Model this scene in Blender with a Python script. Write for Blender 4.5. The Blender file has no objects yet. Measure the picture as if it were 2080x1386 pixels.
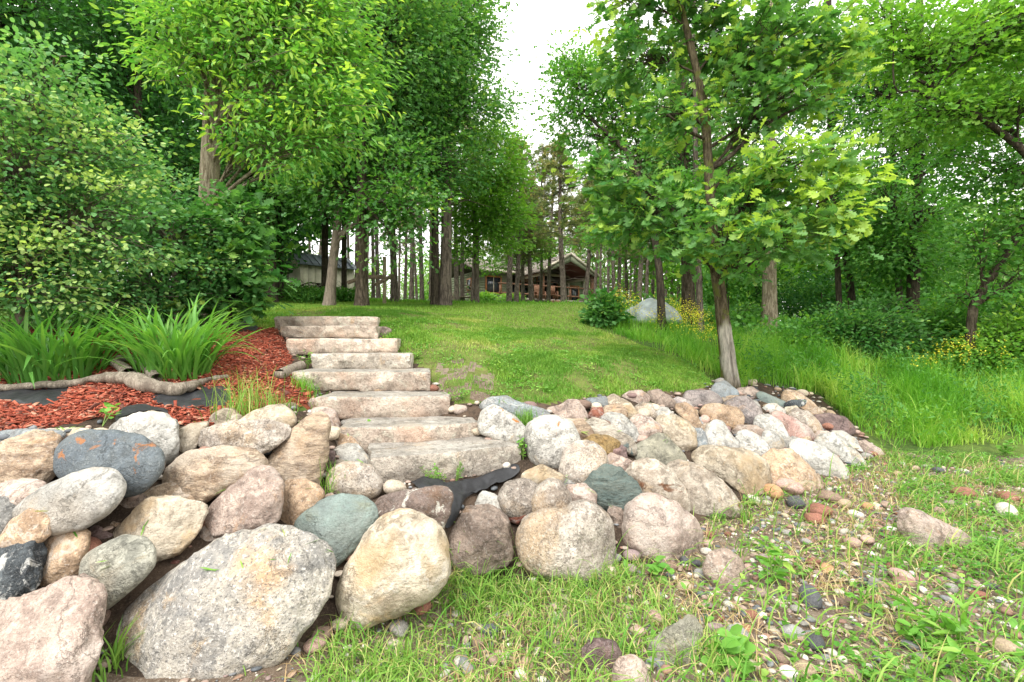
import bpy, math, random
import numpy as np

# ------------------------------------------------------------------ camera, world, sun, exposure
SC = bpy.context.scene
COL = SC.collection
F, CX, CY, EYE = 950.0, 1040.0, 693.0, 1.5        # photograph scale used to work out real positions
cam_d = bpy.data.cameras.new('camera'); cam = bpy.data.objects.new('camera', cam_d); COL.objects.link(cam)
cam.location = (0, 0, EYE); cam.rotation_euler = (math.radians(90), 0, 0)
cam_d.sensor_width = 36.0; cam_d.lens = 36.0 * F / 2080.0
cam_d.clip_start = 0.05; cam_d.clip_end = 1000.0
SC.camera = cam

SUN_EL, SUN_AZ = math.radians(58), math.radians(200)   # azimuth from +Y (clockwise): behind the camera, a little to its left
w = bpy.data.worlds.new('World'); SC.world = w; w.use_nodes = True
nt = w.node_tree; nt.nodes.clear()
sky = nt.nodes.new('ShaderNodeTexSky'); sky.sky_type = 'NISHITA'; sky.sun_disc = False
sky.sun_elevation = SUN_EL; sky.sun_rotation = SUN_AZ; sky.dust_density = 6.0; sky.air_density = 1.0; sky.ozone_density = 1.0
hs = nt.nodes.new('ShaderNodeHueSaturation'); hs.inputs['Saturation'].default_value = 0.10
bg = nt.nodes.new('ShaderNodeBackground'); bg.inputs['Strength'].default_value = 0.15
wo = nt.nodes.new('ShaderNodeOutputWorld')
nt.links.new(sky.outputs[0], hs.inputs['Color']); cl = nt.nodes.new('ShaderNodeMix'); cl.data_type = 'RGBA'; cl.inputs[0].default_value = .82; cl.inputs[7].default_value = (5.5, 5.4, 5.2, 1)   # an even white cloud layer over the sky
nt.links.new(hs.outputs[0], cl.inputs[6]); nt.links.new(cl.outputs[2], bg.inputs['Color']); nt.links.new(bg.outputs[0], wo.inputs['Surface'])
sun_d = bpy.data.lights.new('sun', 'SUN'); sun_d.energy = 0.9; sun_d.angle = math.radians(22); sun_d.color = (1.0, 0.96, 0.9)
sun = bpy.data.objects.new('sun', sun_d); COL.objects.link(sun)
sun.rotation_euler = (math.pi / 2 - SUN_EL, 0, math.pi - SUN_AZ)
SC.view_settings.view_transform = 'Standard'; SC.view_settings.look = 'None'
SC.view_settings.exposure = 1.72; SC.view_settings.gamma = 1.0; SC.view_settings.use_curve_mapping = False
SC.cycles.max_bounces = 7; SC.cycles.diffuse_bounces = 4; SC.cycles.transmission_bounces = 5; SC.cycles.transparent_max_bounces = 6

rng = np.random.default_rng(7)

# ------------------------------------------------------------------ helpers
def tag(o, label=None, cat=None, group=None, kind=None):
    if label: o['label'] = label
    if cat: o['category'] = cat
    if group: o['group'] = group
    if kind: o['kind'] = kind
    return o

def empty(name, loc, rz=0.0):
    o = bpy.data.objects.new(name, None); COL.objects.link(o); o.location = [float(v) for v in loc]; o.rotation_euler = (0, 0, rz)
    o.empty_display_size = 0.2
    return o

def mesh_data(name, V, faces, mat=None, attrs=None, smooth=False, fmat=None):
    """V (n,3); faces: list of int arrays (m,k)."""
    V = np.asarray(V, dtype=np.float32)
    faces = [np.asarray(f, dtype=np.int32) for f in (faces if isinstance(faces, list) else [faces]) if len(f)]
    me = bpy.data.meshes.new(name)
    nl = sum(f.size for f in faces); npoly = sum(len(f) for f in faces)
    me.vertices.add(len(V)); me.vertices.foreach_set('co', V.ravel())
    me.loops.add(nl); me.polygons.add(npoly)
    li = np.concatenate([f.ravel() for f in faces])
    tot = np.concatenate([np.full(len(f), f.shape[1], dtype=np.int32) for f in faces])
    st = np.concatenate([[0], np.cumsum(tot)[:-1]]).astype(np.int32)
    me.loops.foreach_set('vertex_index', li); me.polygons.foreach_set('loop_start', st)
    if smooth: me.polygons.foreach_set('use_smooth', np.ones(npoly, dtype=bool))
    mats = mat if isinstance(mat, (list, tuple)) else [mat]
    for m in mats:
        if m: me.materials.append(m)
    if fmat is not None: me.polygons.foreach_set('material_index', np.asarray(fmat, dtype=np.int32))
    for k, a in (attrs or {}).items():
        a = np.asarray(a, dtype=np.float32)
        if a.ndim == 1:
            at = me.attributes.new(k, 'FLOAT', 'POINT'); at.data.foreach_set('value', a)
        else:
            at = me.attributes.new(k, 'FLOAT_COLOR', 'POINT')
            c = np.ones((len(a), 4), dtype=np.float32); c[:, :3] = a; at.data.foreach_set('color', c.ravel())
    me.update(calc_edges=True)
    return me

def obj(name, me, parent=None, loc=None, rot=None, scale=None):
    o = bpy.data.objects.new(name, me); COL.objects.link(o)
    if parent: o.parent = parent
    if loc is not None: o.location = [float(v) for v in loc]
    if rot is not None: o.rotation_euler = [float(v) for v in rot]
    if scale is not None: o.scale = scale if hasattr(scale, '__len__') else (scale,) * 3
    return o

def norm(a): return a / np.maximum(np.linalg.norm(a, axis=-1, keepdims=True), 1e-9)

class MB:
    """collects simple solids into one mesh"""
    def __init__(s): s.v = []; s.q = []; s.n = 0
    def add(s, v, q):
        v = np.asarray(v, float); s.v.append(v); s.q.append(np.asarray(q, int) + s.n); s.n += len(v)
    def box(s, x0, x1, y0, y1, z0, z1):
        v = [(x, y, z) for z in (z0, z1) for y in (y0, y1) for x in (x0, x1)]
        s.add(v, [(0, 2, 3, 1), (4, 5, 7, 6), (0, 1, 5, 4), (2, 6, 7, 3), (0, 4, 6, 2), (1, 3, 7, 5)])
        return s
    def prism(s, pts, d):
        """quad outline pts (4,3) extruded by vector d"""
        p = np.asarray(pts, float); v = np.vstack([p, p + np.asarray(d, float)])
        s.add(v, [(0, 1, 2, 3), (7, 6, 5, 4), (0, 4, 5, 1), (1, 5, 6, 2), (2, 6, 7, 3), (3, 7, 4, 0)])
        return s
    def bar(s, a, b, wd, ht=None):
        a = np.asarray(a, float); b = np.asarray(b, float); t = norm(b - a); ht = ht or wd
        up = np.array([0, 0, 1.0]) if abs(t[2]) < .95 else np.array([0, 1.0, 0])
        e = norm(np.cross(t, up)); f = np.cross(e, t)
        p = [a + e * x * wd / 2 + f * y * ht / 2 for x, y in ((-1, -1), (1, -1), (1, 1), (-1, 1))]
        return s.prism(p, b - a)
    def tube(s, path, rad, sides=6, cap=True):
        v, q = tube(path, rad, sides); s.add(v, q); return s
    def build(s, name, mat, parent=None, smooth=False, **k):
        return obj(name, mesh_data(name, np.vstack(s.v), [np.vstack(s.q)], mat, smooth=smooth), parent, **k)

def tube(path, rad, sides=6):
    P = np.asarray(path, float); n = len(P); rad = np.broadcast_to(np.asarray(rad, float), (n,))
    T = np.gradient(P, axis=0); T = norm(T)
    ref = np.array([0.31, 0.95, 0.07]) if abs(norm(P[-1] - P[0])[1]) < .9 else np.array([1.0, 0, 0.1])
    E = norm(np.cross(T, ref)); G = np.cross(T, E)
    a = np.linspace(0, 2 * np.pi, sides, endpoint=False)
    V = P[:, None, :] + rad[:, None, None] * (np.cos(a)[None, :, None] * E[:, None, :] + np.sin(a)[None, :, None] * G[:, None, :])
    V = np.concatenate([V.reshape(-1, 3), P[:1], P[-1:]])
    i = np.arange(n - 1)[:, None] * sides; j = np.arange(sides)[None, :]; j2 = (j + 1) % sides
    q = np.stack([i + j, i + j2, i + sides + j2, i + sides + j], axis=-1).reshape(-1, 4)
    c0 = n * sides; jj = np.arange(sides); k2 = (jj + 1) % sides; e = (n - 1) * sides
    cap0 = np.stack([np.full(sides, c0), k2, jj, jj], axis=-1); cap1 = np.stack([np.full(sides, c0 + 1), e + jj, e + k2, e + k2], axis=-1)
    # degenerate quads are avoided: caps are skipped for thin twigs
    if sides >= 6 and rad[0] > .02:
        h = sides // 2
        caps = [(jj[0], k, k + 1, k + 1) for k in range(1, sides - 1)]
    return V[:c0], q

def curve_pts(pts, n):
    """smooth Catmull-Rom through pts (m,k) -> n samples"""
    P = np.asarray(pts, float); m = len(P)
    Q = np.vstack([2 * P[0] - P[1], P, 2 * P[-1] - P[-2]])
    t = np.linspace(0, m - 1 - 1e-6, n); i = t.astype(int); u = (t - i)[:, None]
    a, b, c, d = Q[i], Q[i + 1], Q[i + 2], Q[i + 3]
    return .5 * (2 * b + (c - a) * u + (2 * a - 5 * b + 4 * c - d) * u ** 2 + (3 * b - a - 3 * c + d) * u ** 3)

def snoise(P, seed, freq, octs=3, gain=.5):
    """cheap smooth noise: sums of sines along random directions"""
    r = np.random.default_rng(seed); out = np.zeros(len(P)); amp = 1.0; tot = 0
    for _ in range(octs):
        for _k in range(5):
            d = norm(r.normal(size=P.shape[1])) * freq * r.uniform(.6, 1.4)
            out += amp * np.sin(P @ d * 2 * np.pi + r.uniform(0, 6.28)) / 2.2
        tot += amp; amp *= gain; freq *= 2.1
    return out / tot

_ico = {}
def ico(sub):
    if sub not in _ico:
        import bmesh
        bm = bmesh.new(); bmesh.ops.create_icosphere(bm, subdivisions=sub, radius=1.0)
        v = np.array([p.co[:] for p in bm.verts]); f = np.array([[x.index for x in p.verts] for p in bm.faces]); bm.free()
        _ico[sub] = (norm(v), f)
    return _ico[sub]

# ------------------------------------------------------------------ materials
def new_mat(name):
    m = bpy.data.materials.new(name); m.use_nodes = True; nt = m.node_tree
    b = nt.nodes['Principled BSDF']; b.inputs['Roughness'].default_value = .85; b.inputs['Specular IOR Level'].default_value = .25
    return m, nt, b

def N(nt, t, **k):
    n = nt.nodes.new('ShaderNode' + t)
    for a, v in k.items(): setattr(n, a, v)
    return n

def c4(c): return (*c, 1.0) if len(c) == 3 else c

def noise(nt, vec, scale, detail=4, rough=.6, dist=0.0):
    n = N(nt, 'TexNoise'); n.inputs['Scale'].default_value = scale; n.inputs['Detail'].default_value = detail
    n.inputs['Roughness'].default_value = rough; n.inputs['Distortion'].default_value = dist
    if vec is not None: nt.links.new(vec, n.inputs['Vector'])
    return n.outputs['Fac']

def ramp(nt, fac, lo, hi):
    n = N(nt, 'MapRange'); n.interpolation_type = 'SMOOTHSTEP'
    n.inputs['From Min'].default_value = lo; n.inputs['From Max'].default_value = hi
    nt.links.new(fac, n.inputs['Value']); return n.outputs[0]

def mix(nt, fac, a, b, mode='MIX'):
    n = N(nt, 'Mix'); n.data_type = 'RGBA'; n.blend_type = mode
    if isinstance(fac, float): n.inputs[0].default_value = fac
    else: nt.links.new(fac, n.inputs[0])
    for i, c in ((6, a), (7, b)):
        if isinstance(c, (tuple, list)): n.inputs[i].default_value = c4(c)
        else: nt.links.new(c, n.inputs[i])
    return n.outputs[2]

def math_(nt, op, a, b):
    n = N(nt, 'Math', operation=op)
    for i, c in enumerate((a, b)):
        if isinstance(c, (int, float)): n.inputs[i].default_value = c
        else: nt.links.new(c, n.inputs[i])
    return n.outputs[0]

def bump(nt, b, hts, dist=.01, strength=.6):
    h = hts[0]
    for x in hts[1:]: h = math_(nt, 'ADD', h, x)
    n = N(nt, 'Bump'); n.inputs['Distance'].default_value = dist; n.inputs['Strength'].default_value = strength
    nt.links.new(h, n.inputs['Height']); nt.links.new(n.outputs[0], b.inputs['Normal'])

def attr(nt, name, out='Fac'):
    n = N(nt, 'Attribute'); n.attribute_name = name; return n.outputs[out]

def obj_coords(nt):
    tc = N(nt, 'TexCoord'); oi = N(nt, 'ObjectInfo')
    v = N(nt, 'VectorMath', operation='MULTIPLY_ADD'); nt.links.new(oi.outputs['Random'], v.inputs[0])
    v.inputs[1].default_value = (37.0, 61.0, 83.0); nt.links.new(tc.outputs['Object'], v.inputs[2])
    return v.outputs[0], oi

def rock_mat(name, c1, c2, dark=(.05, .045, .04), light=(.7, .66, .6), sp=.5, scale=110., patch=None, pa=.5, ps=4., band=0.0, tone=None):
    m, nt, b = new_mat(name); vec, oi = obj_coords(nt); c1 = tuple(v * .86 for v in c1); c2 = tuple(v * .66 for v in c2); tone = tone and tuple(v * .82 for v in tone); light = tuple(v * .85 for v in light); patch = patch and tuple(v * .85 for v in patch)
    if band:
        mp = N(nt, 'Mapping'); mp.inputs['Scale'].default_value = (1.0, 1.0, band); mp.inputs['Rotation'].default_value = (.3, .35, 0)
        nt.links.new(vec, mp.inputs['Vector']); bv = mp.outputs[0]
    else: bv = vec
    n1 = noise(nt, bv, 3.2, 7, .68, .4); col = mix(nt, ramp(nt, n1, .36, .64), c1, c2)
    n4 = noise(nt, bv, 11., 5, .7); col = mix(nt, math_(nt, 'MULTIPLY', ramp(nt, n4, .48, .66), .7), col, tuple(v * .62 for v in c2))
    n5 = noise(nt, bv, 8., 5, .7, 1.); col = mix(nt, math_(nt, 'MULTIPLY', ramp(nt, n5, .50, .68), .6), col, tuple(min(.8, v * 1.4) for v in c1))
    n7 = noise(nt, vec, 4.2, 6, .72, .8); col = mix(nt, math_(nt, 'MULTIPLY', ramp(nt, n7, .55, .68), .55), col, (c1[0] * .95, c1[1] * .74, c1[2] * .5))
    n8 = noise(nt, bv, 28., 5, .75, .5); col = mix(nt, math_(nt, 'MULTIPLY', ramp(nt, n8, .52, .66), .5), col, tuple(v * .5 for v in c2))
    if tone:
        n6 = noise(nt, vec, 2.1, 4, .6); col = mix(nt, math_(nt, 'MULTIPLY', ramp(nt, n6, .48, .66), .7), col, tone)
    n2 = noise(nt, vec, scale, 3, .75); n3 = noise(nt, vec, scale * .62, 3, .75)
    col = mix(nt, math_(nt, 'MULTIPLY', ramp(nt, n2, .54, .64), sp), col, dark)
    col = mix(nt, math_(nt, 'MULTIPLY', ramp(nt, n3, .54, .66), sp * .8), col, light)
    vn = noise(nt, vec, 1.3, 5, .6, .2); vg = math_(nt, 'MULTIPLY', math_(nt, 'SUBTRACT', 1.0, ramp(nt, math_(nt, 'ABSOLUTE', math_(nt, 'SUBTRACT', vn, .46), 0.0), .003, .012)), ramp(nt, oi.outputs['Random'], .5, .75))
    col = mix(nt, math_(nt, 'MULTIPLY', vg, .0 if name.startswith(('slate', 'smooth', 'black', 'dark')) else .3), col, light)
    if patch:
        p1 = noise(nt, vec, ps, 5, .65, .6); col = mix(nt, ramp(nt, p1, 1 - pa, 1.06 - pa), col, patch)
    hsv = N(nt, 'HueSaturation'); nt.links.new(col, hsv.inputs['Color'])
    nt.links.new(math_(nt, 'ADD', math_(nt, 'MULTIPLY', oi.outputs['Random'], .28), .86), hsv.inputs['Value'])
    ck = noise(nt, bv, 1.7, 7, .7, .25); cr_ = ramp(nt, math_(nt, 'ABSOLUTE', math_(nt, 'SUBTRACT', ck, .5), 0.0), .0, .012); 
    nt.links.new(mix(nt, math_(nt, 'MULTIPLY', math_(nt, 'SUBTRACT', 1.0, cr_), .28), hsv.outputs[0], tuple(v * .45 for v in c2)), b.inputs['Base Color'])
    bump(nt, b, [math_(nt, 'MULTIPLY', noise(nt, bv, 9., 6, .7), 2.2), math_(nt, 'MULTIPLY', cr_, .5), noise(nt, vec, 42., 4, .7), math_(nt, 'MULTIPLY', n2, .35)], .022, .75)
    return m

def leaf_mat(name, dark, mid, light, trans=.32, rough=.5, spec=.35):
    m, nt, b = new_mat(name); t = attr(nt, 'tint'); k_ = 1.04; dark = tuple(v * k_ * 1.15 for v in dark); mid = (mid[0] * k_ * 1.04, mid[1] * k_, mid[2] * k_ * 1.15); light = (light[0] * 1.12, light[1] * 1.1, light[2] * 1.1)
    col = mix(nt, ramp(nt, t, .1, .55), dark, mid); col = mix(nt, ramp(nt, t, .6, 1.0), col, light)
    nt.links.new(col, b.inputs['Base Color']); b.inputs['Roughness'].default_value = rough; b.inputs['Specular IOR Level'].default_value = spec
    tr = N(nt, 'BsdfTranslucent'); tc = mix(nt, 1.0, col, (1.25, 1.3, .6), 'MULTIPLY'); nt.links.new(tc, tr.inputs['Color'])
    ms = N(nt, 'MixShader'); ms.inputs[0].default_value = trans
    nt.links.new(b.outputs[0], ms.inputs[1]); nt.links.new(tr.outputs[0], ms.inputs[2])
    nt.links.new(ms.outputs[0], nt.nodes['Material Output'].inputs['Surface'])
    return m

def bark_mat(name, c1, c2, moss=None, ma=.4, sz=.16, extra=None):
    m, nt, b = new_mat(name); vec, oi = obj_coords(nt)
    mp = N(nt, 'Mapping'); mp.inputs['Scale'].default_value = (1, 1, sz); nt.links.new(vec, mp.inputs['Vector']); bv = mp.outputs[0]
    n1 = noise(nt, bv, 26., 6, .75, .4); col = mix(nt, ramp(nt, n1, .4, .62), c1, c2)
    col = mix(nt, math_(nt, 'MULTIPLY', ramp(nt, noise(nt, vec, 5., 4), .5, .7), .5), col, tuple(v * .6 for v in c1))
    if moss: col = mix(nt, ramp(nt, noise(nt, vec, 4.5, 5, .7), 1 - ma, 1.12 - ma), col, moss)
    if extra: col = mix(nt, attr(nt, 'bare'), col, mix(nt, ramp(nt, noise(nt, bv, 30., 5, .7), .4, .65), extra, tuple(v * .55 for v in extra)))
    nt.links.new(col, b.inputs['Base Color']); b.inputs['Roughness'].default_value = .95; b.inputs['Specular IOR Level'].default_value = .1
    bump(nt, b, [math_(nt, 'MULTIPLY', n1, 1.0), math_(nt, 'MULTIPLY', noise(nt, bv, 90., 3), .4)], .05, 1.0)
    return m

def plain_mat(name, col, rough=.7, var=.25, scale=6., bumpd=0.0, spec=.25, metal=0.0):
    m, nt, b = new_mat(name); vec, oi = obj_coords(nt)
    n1 = noise(nt, vec, scale, 6, .65); c = mix(nt, ramp(nt, n1, .35, .7), tuple(v * (1 - var) for v in col), tuple(min(1, v * (1 + var)) for v in col))
    nt.links.new(c, b.inputs['Base Color']); b.inputs['Roughness'].default_value = rough; b.inputs['Specular IOR Level'].default_value = spec
    b.inputs['Metallic'].default_value = metal
    if bumpd: bump(nt, b, [noise(nt, vec, scale * 6, 5, .7)], bumpd, .7)
    return m

def vcol_mat(name, rough=.8, bumpd=0.0, trans=0.0, spec=.25):
    m, nt, b = new_mat(name); a = attr(nt, 'col', 'Color'); tc = N(nt, 'TexCoord')
    n1 = noise(nt, tc.outputs['Object'], 70., 4, .7); c = mix(nt, ramp(nt, n1, .3, .75), mix(nt, 1.0, a, (.75, .75, .75), 'MULTIPLY'), mix(nt, 1.0, a, (1.2, 1.2, 1.2), 'MULTIPLY'))
    nt.links.new(c, b.inputs['Base Color']); b.inputs['Roughness'].default_value = rough; b.inputs['Specular IOR Level'].default_value = spec
    if bumpd: bump(nt, b, [n1], bumpd, .6)
    if trans:
        tr = N(nt, 'BsdfTranslucent'); nt.links.new(c, tr.inputs['Color']); ms = N(nt, 'MixShader'); ms.inputs[0].default_value = trans
        nt.links.new(b.outputs[0], ms.inputs[1]); nt.links.new(tr.outputs[0], ms.inputs[2]); nt.links.new(ms.outputs[0], nt.nodes['Material Output'].inputs['Surface'])
    return m

# ------------------------------------------------------------------ terrain
def W(px, py, Y):
    """world point seen at photograph pixel (px, py) at distance Y"""
    return np.array([(px - CX) / F * Y, Y, EYE + (CY - py) / F * Y])

STEP_Y = [3.62, 3.98, 4.42, 4.88, 5.34, 5.80, 6.26, 6.72]
ctl = []
for y in (-12, -5, -1, 0.6, 1.4, 1.8):
    for x in (-14, -6, -3, -1.5, 0, 1.5, 3, 6, 10, 16): ctl.append((x, y, 0.0))
for px, py in ((-200, 1440), (100, 1440), (300, 1390), (550, 1345), (760, 1262), (960, 1165), (1150, 1190), (1345, 1152), (1450, 1055), (1560, 1012), (1660, 998), (1750, 952), (1798, 930),
               (1500, 1200), (1800, 1100), (2080, 1100), (1900, 1000), (2080, 980), (1950, 915), (2080, 920)):
    Y = F * EYE / (py - CY); ctl.append(((px - CX) / F * Y, Y, 0.0))
for a in ((-60, 880, 2.95), (100, 878, 3.0), (240, 852, 3.3), (400, 862, 3.35), (560, 838, 3.6), (640, 842, 3.75), (1000, 902, 4.05), (1015, 838, 4.6), (1100, 827, 4.7), (1200, 814, 5.2), (1300, 802, 5.7), (1400, 802, 6.2),
          (1480, 788, 6.7), (1600, 802, 7.1), (1700, 852, 7.2), (780, 990, 3.35), (1050, 985, 3.7), (900, 1040, 3.1), (680, 930, 3.5), (690, 1040, 2.95),
          (200, 855, 3.2), (60, 860, 3.15), (100, 800, 3.75), (300, 800, 3.8), (460, 805, 3.95), (560, 815, 4.1), (60, 778, 4.0), (350, 772, 4.15), (590, 770, 4.7), (520, 720, 5.2), (560, 690, 5.9), (480, 680, 5.8), (440, 668, 6.0),
          (100, 660, 5.2), (280, 655, 5.5), (-150, 700, 4.8), (800, 662, 6.9), (800, 692, 6.2), (850, 732, 5.5), (905, 775, 5.0), (945, 822, 4.5), (1000, 762, 5.3), (1000, 700, 6.9), (1000, 652, 9.2), (1000, 622, 13),
          (1200, 762, 5.9), (1200, 702, 8), (1200, 652, 10.5), (1200, 617, 13.5), (1350, 762, 6.6), (1400, 735, 7.6), (1300, 690, 8.8), (1300, 652, 10.8), (1400, 662, 11.5), (700, 626, 9), (600, 619, 12), (800, 618, 13), (500, 627, 9.5), (905, 620, 13),
          (1485, 795, 7.1), (1560, 712, 10), (1650, 735, 9.5), (1800, 750, 9.5), (1650, 805, 7.9), (1900, 785, 8.5), (2080, 775, 9), (1800, 885, 6.9), (1950, 870, 7), (2080, 860, 7), (2080, 705, 16), (1800, 698, 15)):
    ctl.append(tuple(W(*a)))
STEP_TOP = [918, 866, 806, 755, 719, 688, 662, 643]
STEP_PX = [905, 835, 795, 750, 728, 695, 668, 661]
for k in range(8):
    z = EYE + (CY - STEP_TOP[k]) / F * STEP_Y[k]; x = (STEP_PX[k] - CX) / F * STEP_Y[k]
    ctl.append((x, STEP_Y[k] + .12, z - .2)); ctl.append((x - .72, STEP_Y[k] + .12, z - .16)); ctl.append((x + .72, STEP_Y[k] + .12, z - .17))
STEP_RX = [1060, 978, 920, 872, 834, 808, 766, 766]
for k in range(1, 8):
    zp = EYE + (CY - STEP_TOP[k - 1]) / F * STEP_Y[k - 1]; ctl.append(((STEP_RX[k] - CX) / F * STEP_Y[k] - .02, STEP_Y[k] - .07, zp - .12))
for y, zs in ((17, (3.0, 3.0, 2.85, 2.75, 2.6, 1.7, 1.4)), (22, (3.3, 3.3, 3.1, 3.05, 2.9, 2.0, 1.7)), (30, (3.7, 3.7, 3.6, 3.6, 3.4, 2.5, 2.2)), (40, (4.2, 4.2, 4.1, 4.1, 3.9, 3.0, 2.8)), (70, (5.2, 5.2, 5.2, 5.2, 5, 4.2, 4)), (160, (8, 8, 8, 8, 8, 7, 7))):
    for x, z in zip((-14, -7, -2, 2, 5, 12, 20), zs): ctl.append((x * y / 20, y, z))
ctl += [(-6, 2.1, 0.05), (-6, 3, .93), (-10, 3, .95), (-8, 5, 1.7), (-8, 10, 2.6), (-15, 10, 2.9), (-15, 20, 3.4), (-30, 10, 3.0), (15, 10, .8), (15, 7, .3), (12, 6.2, .02), (25, 8, .5), (40, 20, 2), (-60, 20, 4), (60, 5, .3), (-60, 3, 1)]
ctl = np.array(ctl)
_key = np.round(ctl[:, :2], 2); _, _ui = np.unique(_key, axis=0, return_index=True); ctl = ctl[_ui]
CMQ = .28
_d = np.sqrt(((ctl[:, None, :2] - ctl[None, :, :2]) ** 2).sum(-1) + CMQ ** 2)
_n = len(ctl); A = np.zeros((_n + 1, _n + 1)); A[:_n, :_n] = -_d - np.eye(_n) * -.02; A[_n, :_n] = 1; A[:_n, _n] = 1
_w = np.linalg.solve(A, np.concatenate([ctl[:, 2], [0]]))
def H_exact(x, y):
    x = np.asarray(x, float).ravel(); y = np.asarray(y, float).ravel(); out = np.zeros(len(x))
    for i in range(0, len(x), 4000):
        d = np.sqrt((x[i:i + 4000, None] - ctl[None, :, 0]) ** 2 + (y[i:i + 4000, None] - ctl[None, :, 1]) ** 2 + CMQ ** 2)
        out[i:i + 4000] = -d @ _w[:_n] + _w[_n]
    return out
xs = np.concatenate([-np.geomspace(170, 6.6, 26), np.arange(-6.5, 8.51, .075), np.geomspace(8.7, 170, 26)])
ys = np.concatenate([np.linspace(-40, 0, 14), np.arange(.4, 1.6, .3), np.arange(1.7, 10, .075), np.arange(10.05, 20, .3), np.geomspace(20.3, 240, 28)])
GX, GY = np.meshgrid(xs, ys)
GZ = H_exact(GX, GY).reshape(GX.shape)
_P2 = np.stack([GX.ravel(), GY.ravel()], 1)
_near = np.clip((12 - GY) / 4, 0, 1)
GZ += (.016 * snoise(_P2, 3, .9, 3) + .006 * snoise(_P2, 5, 4., 2)).reshape(GX.shape) * _near
def H(x, y):
    x = np.asarray(x, float); y = np.asarray(y, float)
    i = np.clip(np.searchsorted(xs, x) - 1, 0, len(xs) - 2); j = np.clip(np.searchsorted(ys, y) - 1, 0, len(ys) - 2)
    u = np.clip((x - xs[i]) / (xs[i + 1] - xs[i]), 0, 1); v = np.clip((y - ys[j]) / (ys[j + 1] - ys[j]), 0, 1)
    return (GZ[j, i] * (1 - u) + GZ[j, i + 1] * u) * (1 - v) + (GZ[j + 1, i] * (1 - u) + GZ[j + 1, i + 1] * u) * v
_RY = np.concatenate([np.arange(.8, 14, .01), np.arange(14, 120, .2)])
def ray(px, py):
    """where the line of sight through a photograph pixel meets the ground"""
    X = (px - CX) / F * _RY; Z = EYE + (CY - py) / F * _RY
    k = np.nonzero(Z <= H(X, _RY))[0]
    Y = _RY[k[0]] if len(k) else 14.0
    return np.array([(px - CX) / F * Y, Y, float(H((px - CX) / F * Y, Y))])

def inside(poly, x, y):
    poly = np.asarray(poly); x = np.asarray(x); y = np.asarray(y); r = np.zeros(x.shape, bool); j = len(poly) - 1
    for i in range(len(poly)):
        xi, yi = poly[i]; xj, yj = poly[j]
        c = ((yi > y) != (yj > y)) & (x < (xj - xi) * (y - yi) / (yj - yi + 1e-12) + xi); r ^= c; j = i
    return r
def pxpoly(pts): return np.array([ray(*p)[:2] for p in pts])

POLY_BED = np.vstack([pxpoly([(-60, 885), (100, 872), (230, 850), (330, 858), (420, 870), (520, 838), (610, 828), (640, 812), (600, 770), (590, 725), (575, 690), (562, 668), (470, 662), (400, 668)]), [(-3.6, 5.2), (-6.3, 5.0), (-6.3, 3.1)]])
POLY_LAWN = np.vstack([pxpoly([(758, 668), (790, 700), (845, 738), (880, 780), (930, 822), (1000, 822), (1100, 822), (1200, 808), (1300, 797), (1400, 797), (1450, 782), (1425, 755), (1350, 718), (1270, 688), (1205, 662), (1200, 645), (1240, 632)]), [(3.6, 13.6), (3.6, 16), (-8.5, 15), (-8, 11)], pxpoly([(470, 640), (490, 662), (560, 667)])])
POLY_BANK = np.vstack([pxpoly([(-60, 1400), (300, 1370), (550, 1330), (760, 1250), (960, 1160), (1150, 1180), (1345, 1145), (1450, 1050), (1560, 1008), (1660, 990), (1750, 945), (1790, 925), (1740, 870), (1660, 800), (1600, 790), (1480, 782), (1400, 797), (1300, 797), (1200, 808), (1100, 822), (930, 822), (880, 780), (845, 738), (790, 700), (758, 668), (560, 668), (575, 690), (590, 725), (600, 770), (640, 812), (520, 838), (420, 870), (330, 858), (230, 850), (100, 872), (-60, 885)]), [(-6.3, 3.1), (-6.3, 1.9)]])

# ------------------------------------------------------------------ the ground sheets
def ground_mat(name, cols, scales=(1.3, 9., 60.), bd=.02, th=(.42, .6)):
    m, nt, b = new_mat(name); tc = N(nt, 'TexCoord'); v = tc.outputs['Object']
    a = noise(nt, v, scales[0], 5, .65); c = mix(nt, ramp(nt, a, *th), cols[0], cols[1])
    a2 = noise(nt, v, scales[1], 5, .7); c = mix(nt, math_(nt, 'MULTIPLY', ramp(nt, a2, .45, .68), .8), c, cols[2])
    a3 = noise(nt, v, scales[2], 4, .75); c = mix(nt, math_(nt, 'MULTIPLY', ramp(nt, a3, .5, .68), .7), c, cols[3])
    nt.links.new(c, b.inputs['Base Color']); b.inputs['Roughness'].default_value = .97; b.inputs['Specular IOR Level'].default_value = .1
    bump(nt, b, [a2, a3], bd, .8); return m
M_BEACH = ground_mat('gravelly_soil', [(.15, .11, .08), (.24, .19, .14), (.10, .075, .055), (.36, .31, .25)], (2.2, 14., 90.))
M_BANK = ground_mat('dark_soil', [(.055, .04, .03), (.10, .07, .05), (.035, .028, .022), (.16, .12, .085)], (2., 12., 80.))
M_LAWNG = ground_mat('lawn_soil', [(.10, .15, .03), (.17, .20, .055), (.085, .07, .035), (.22, .19, .09)], (1.1, 5., 55.))
M_BEDG = ground_mat('mulch_soil', [(.20, .055, .03), (.28, .085, .045), (.10, .03, .02), (.36, .14, .09)], (3., 25., 90.))
M_WOODG = ground_mat('woodland_soil', [(.05, .10, .022), (.10, .15, .035), (.035, .06, .018), (.14, .15, .05)], (.8, 5., 40.))
ny, nx = GX.shape
qi = (np.arange(ny - 1)[:, None] * nx + np.arange(nx - 1)[None, :]).ravel()
quads = np.stack([qi, qi + 1, qi + nx + 1, qi + nx], 1)
V_ALL = np.stack([GX.ravel(), GY.ravel(), GZ.ravel()], 1)
qc = V_ALL[quads].mean(1)
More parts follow.
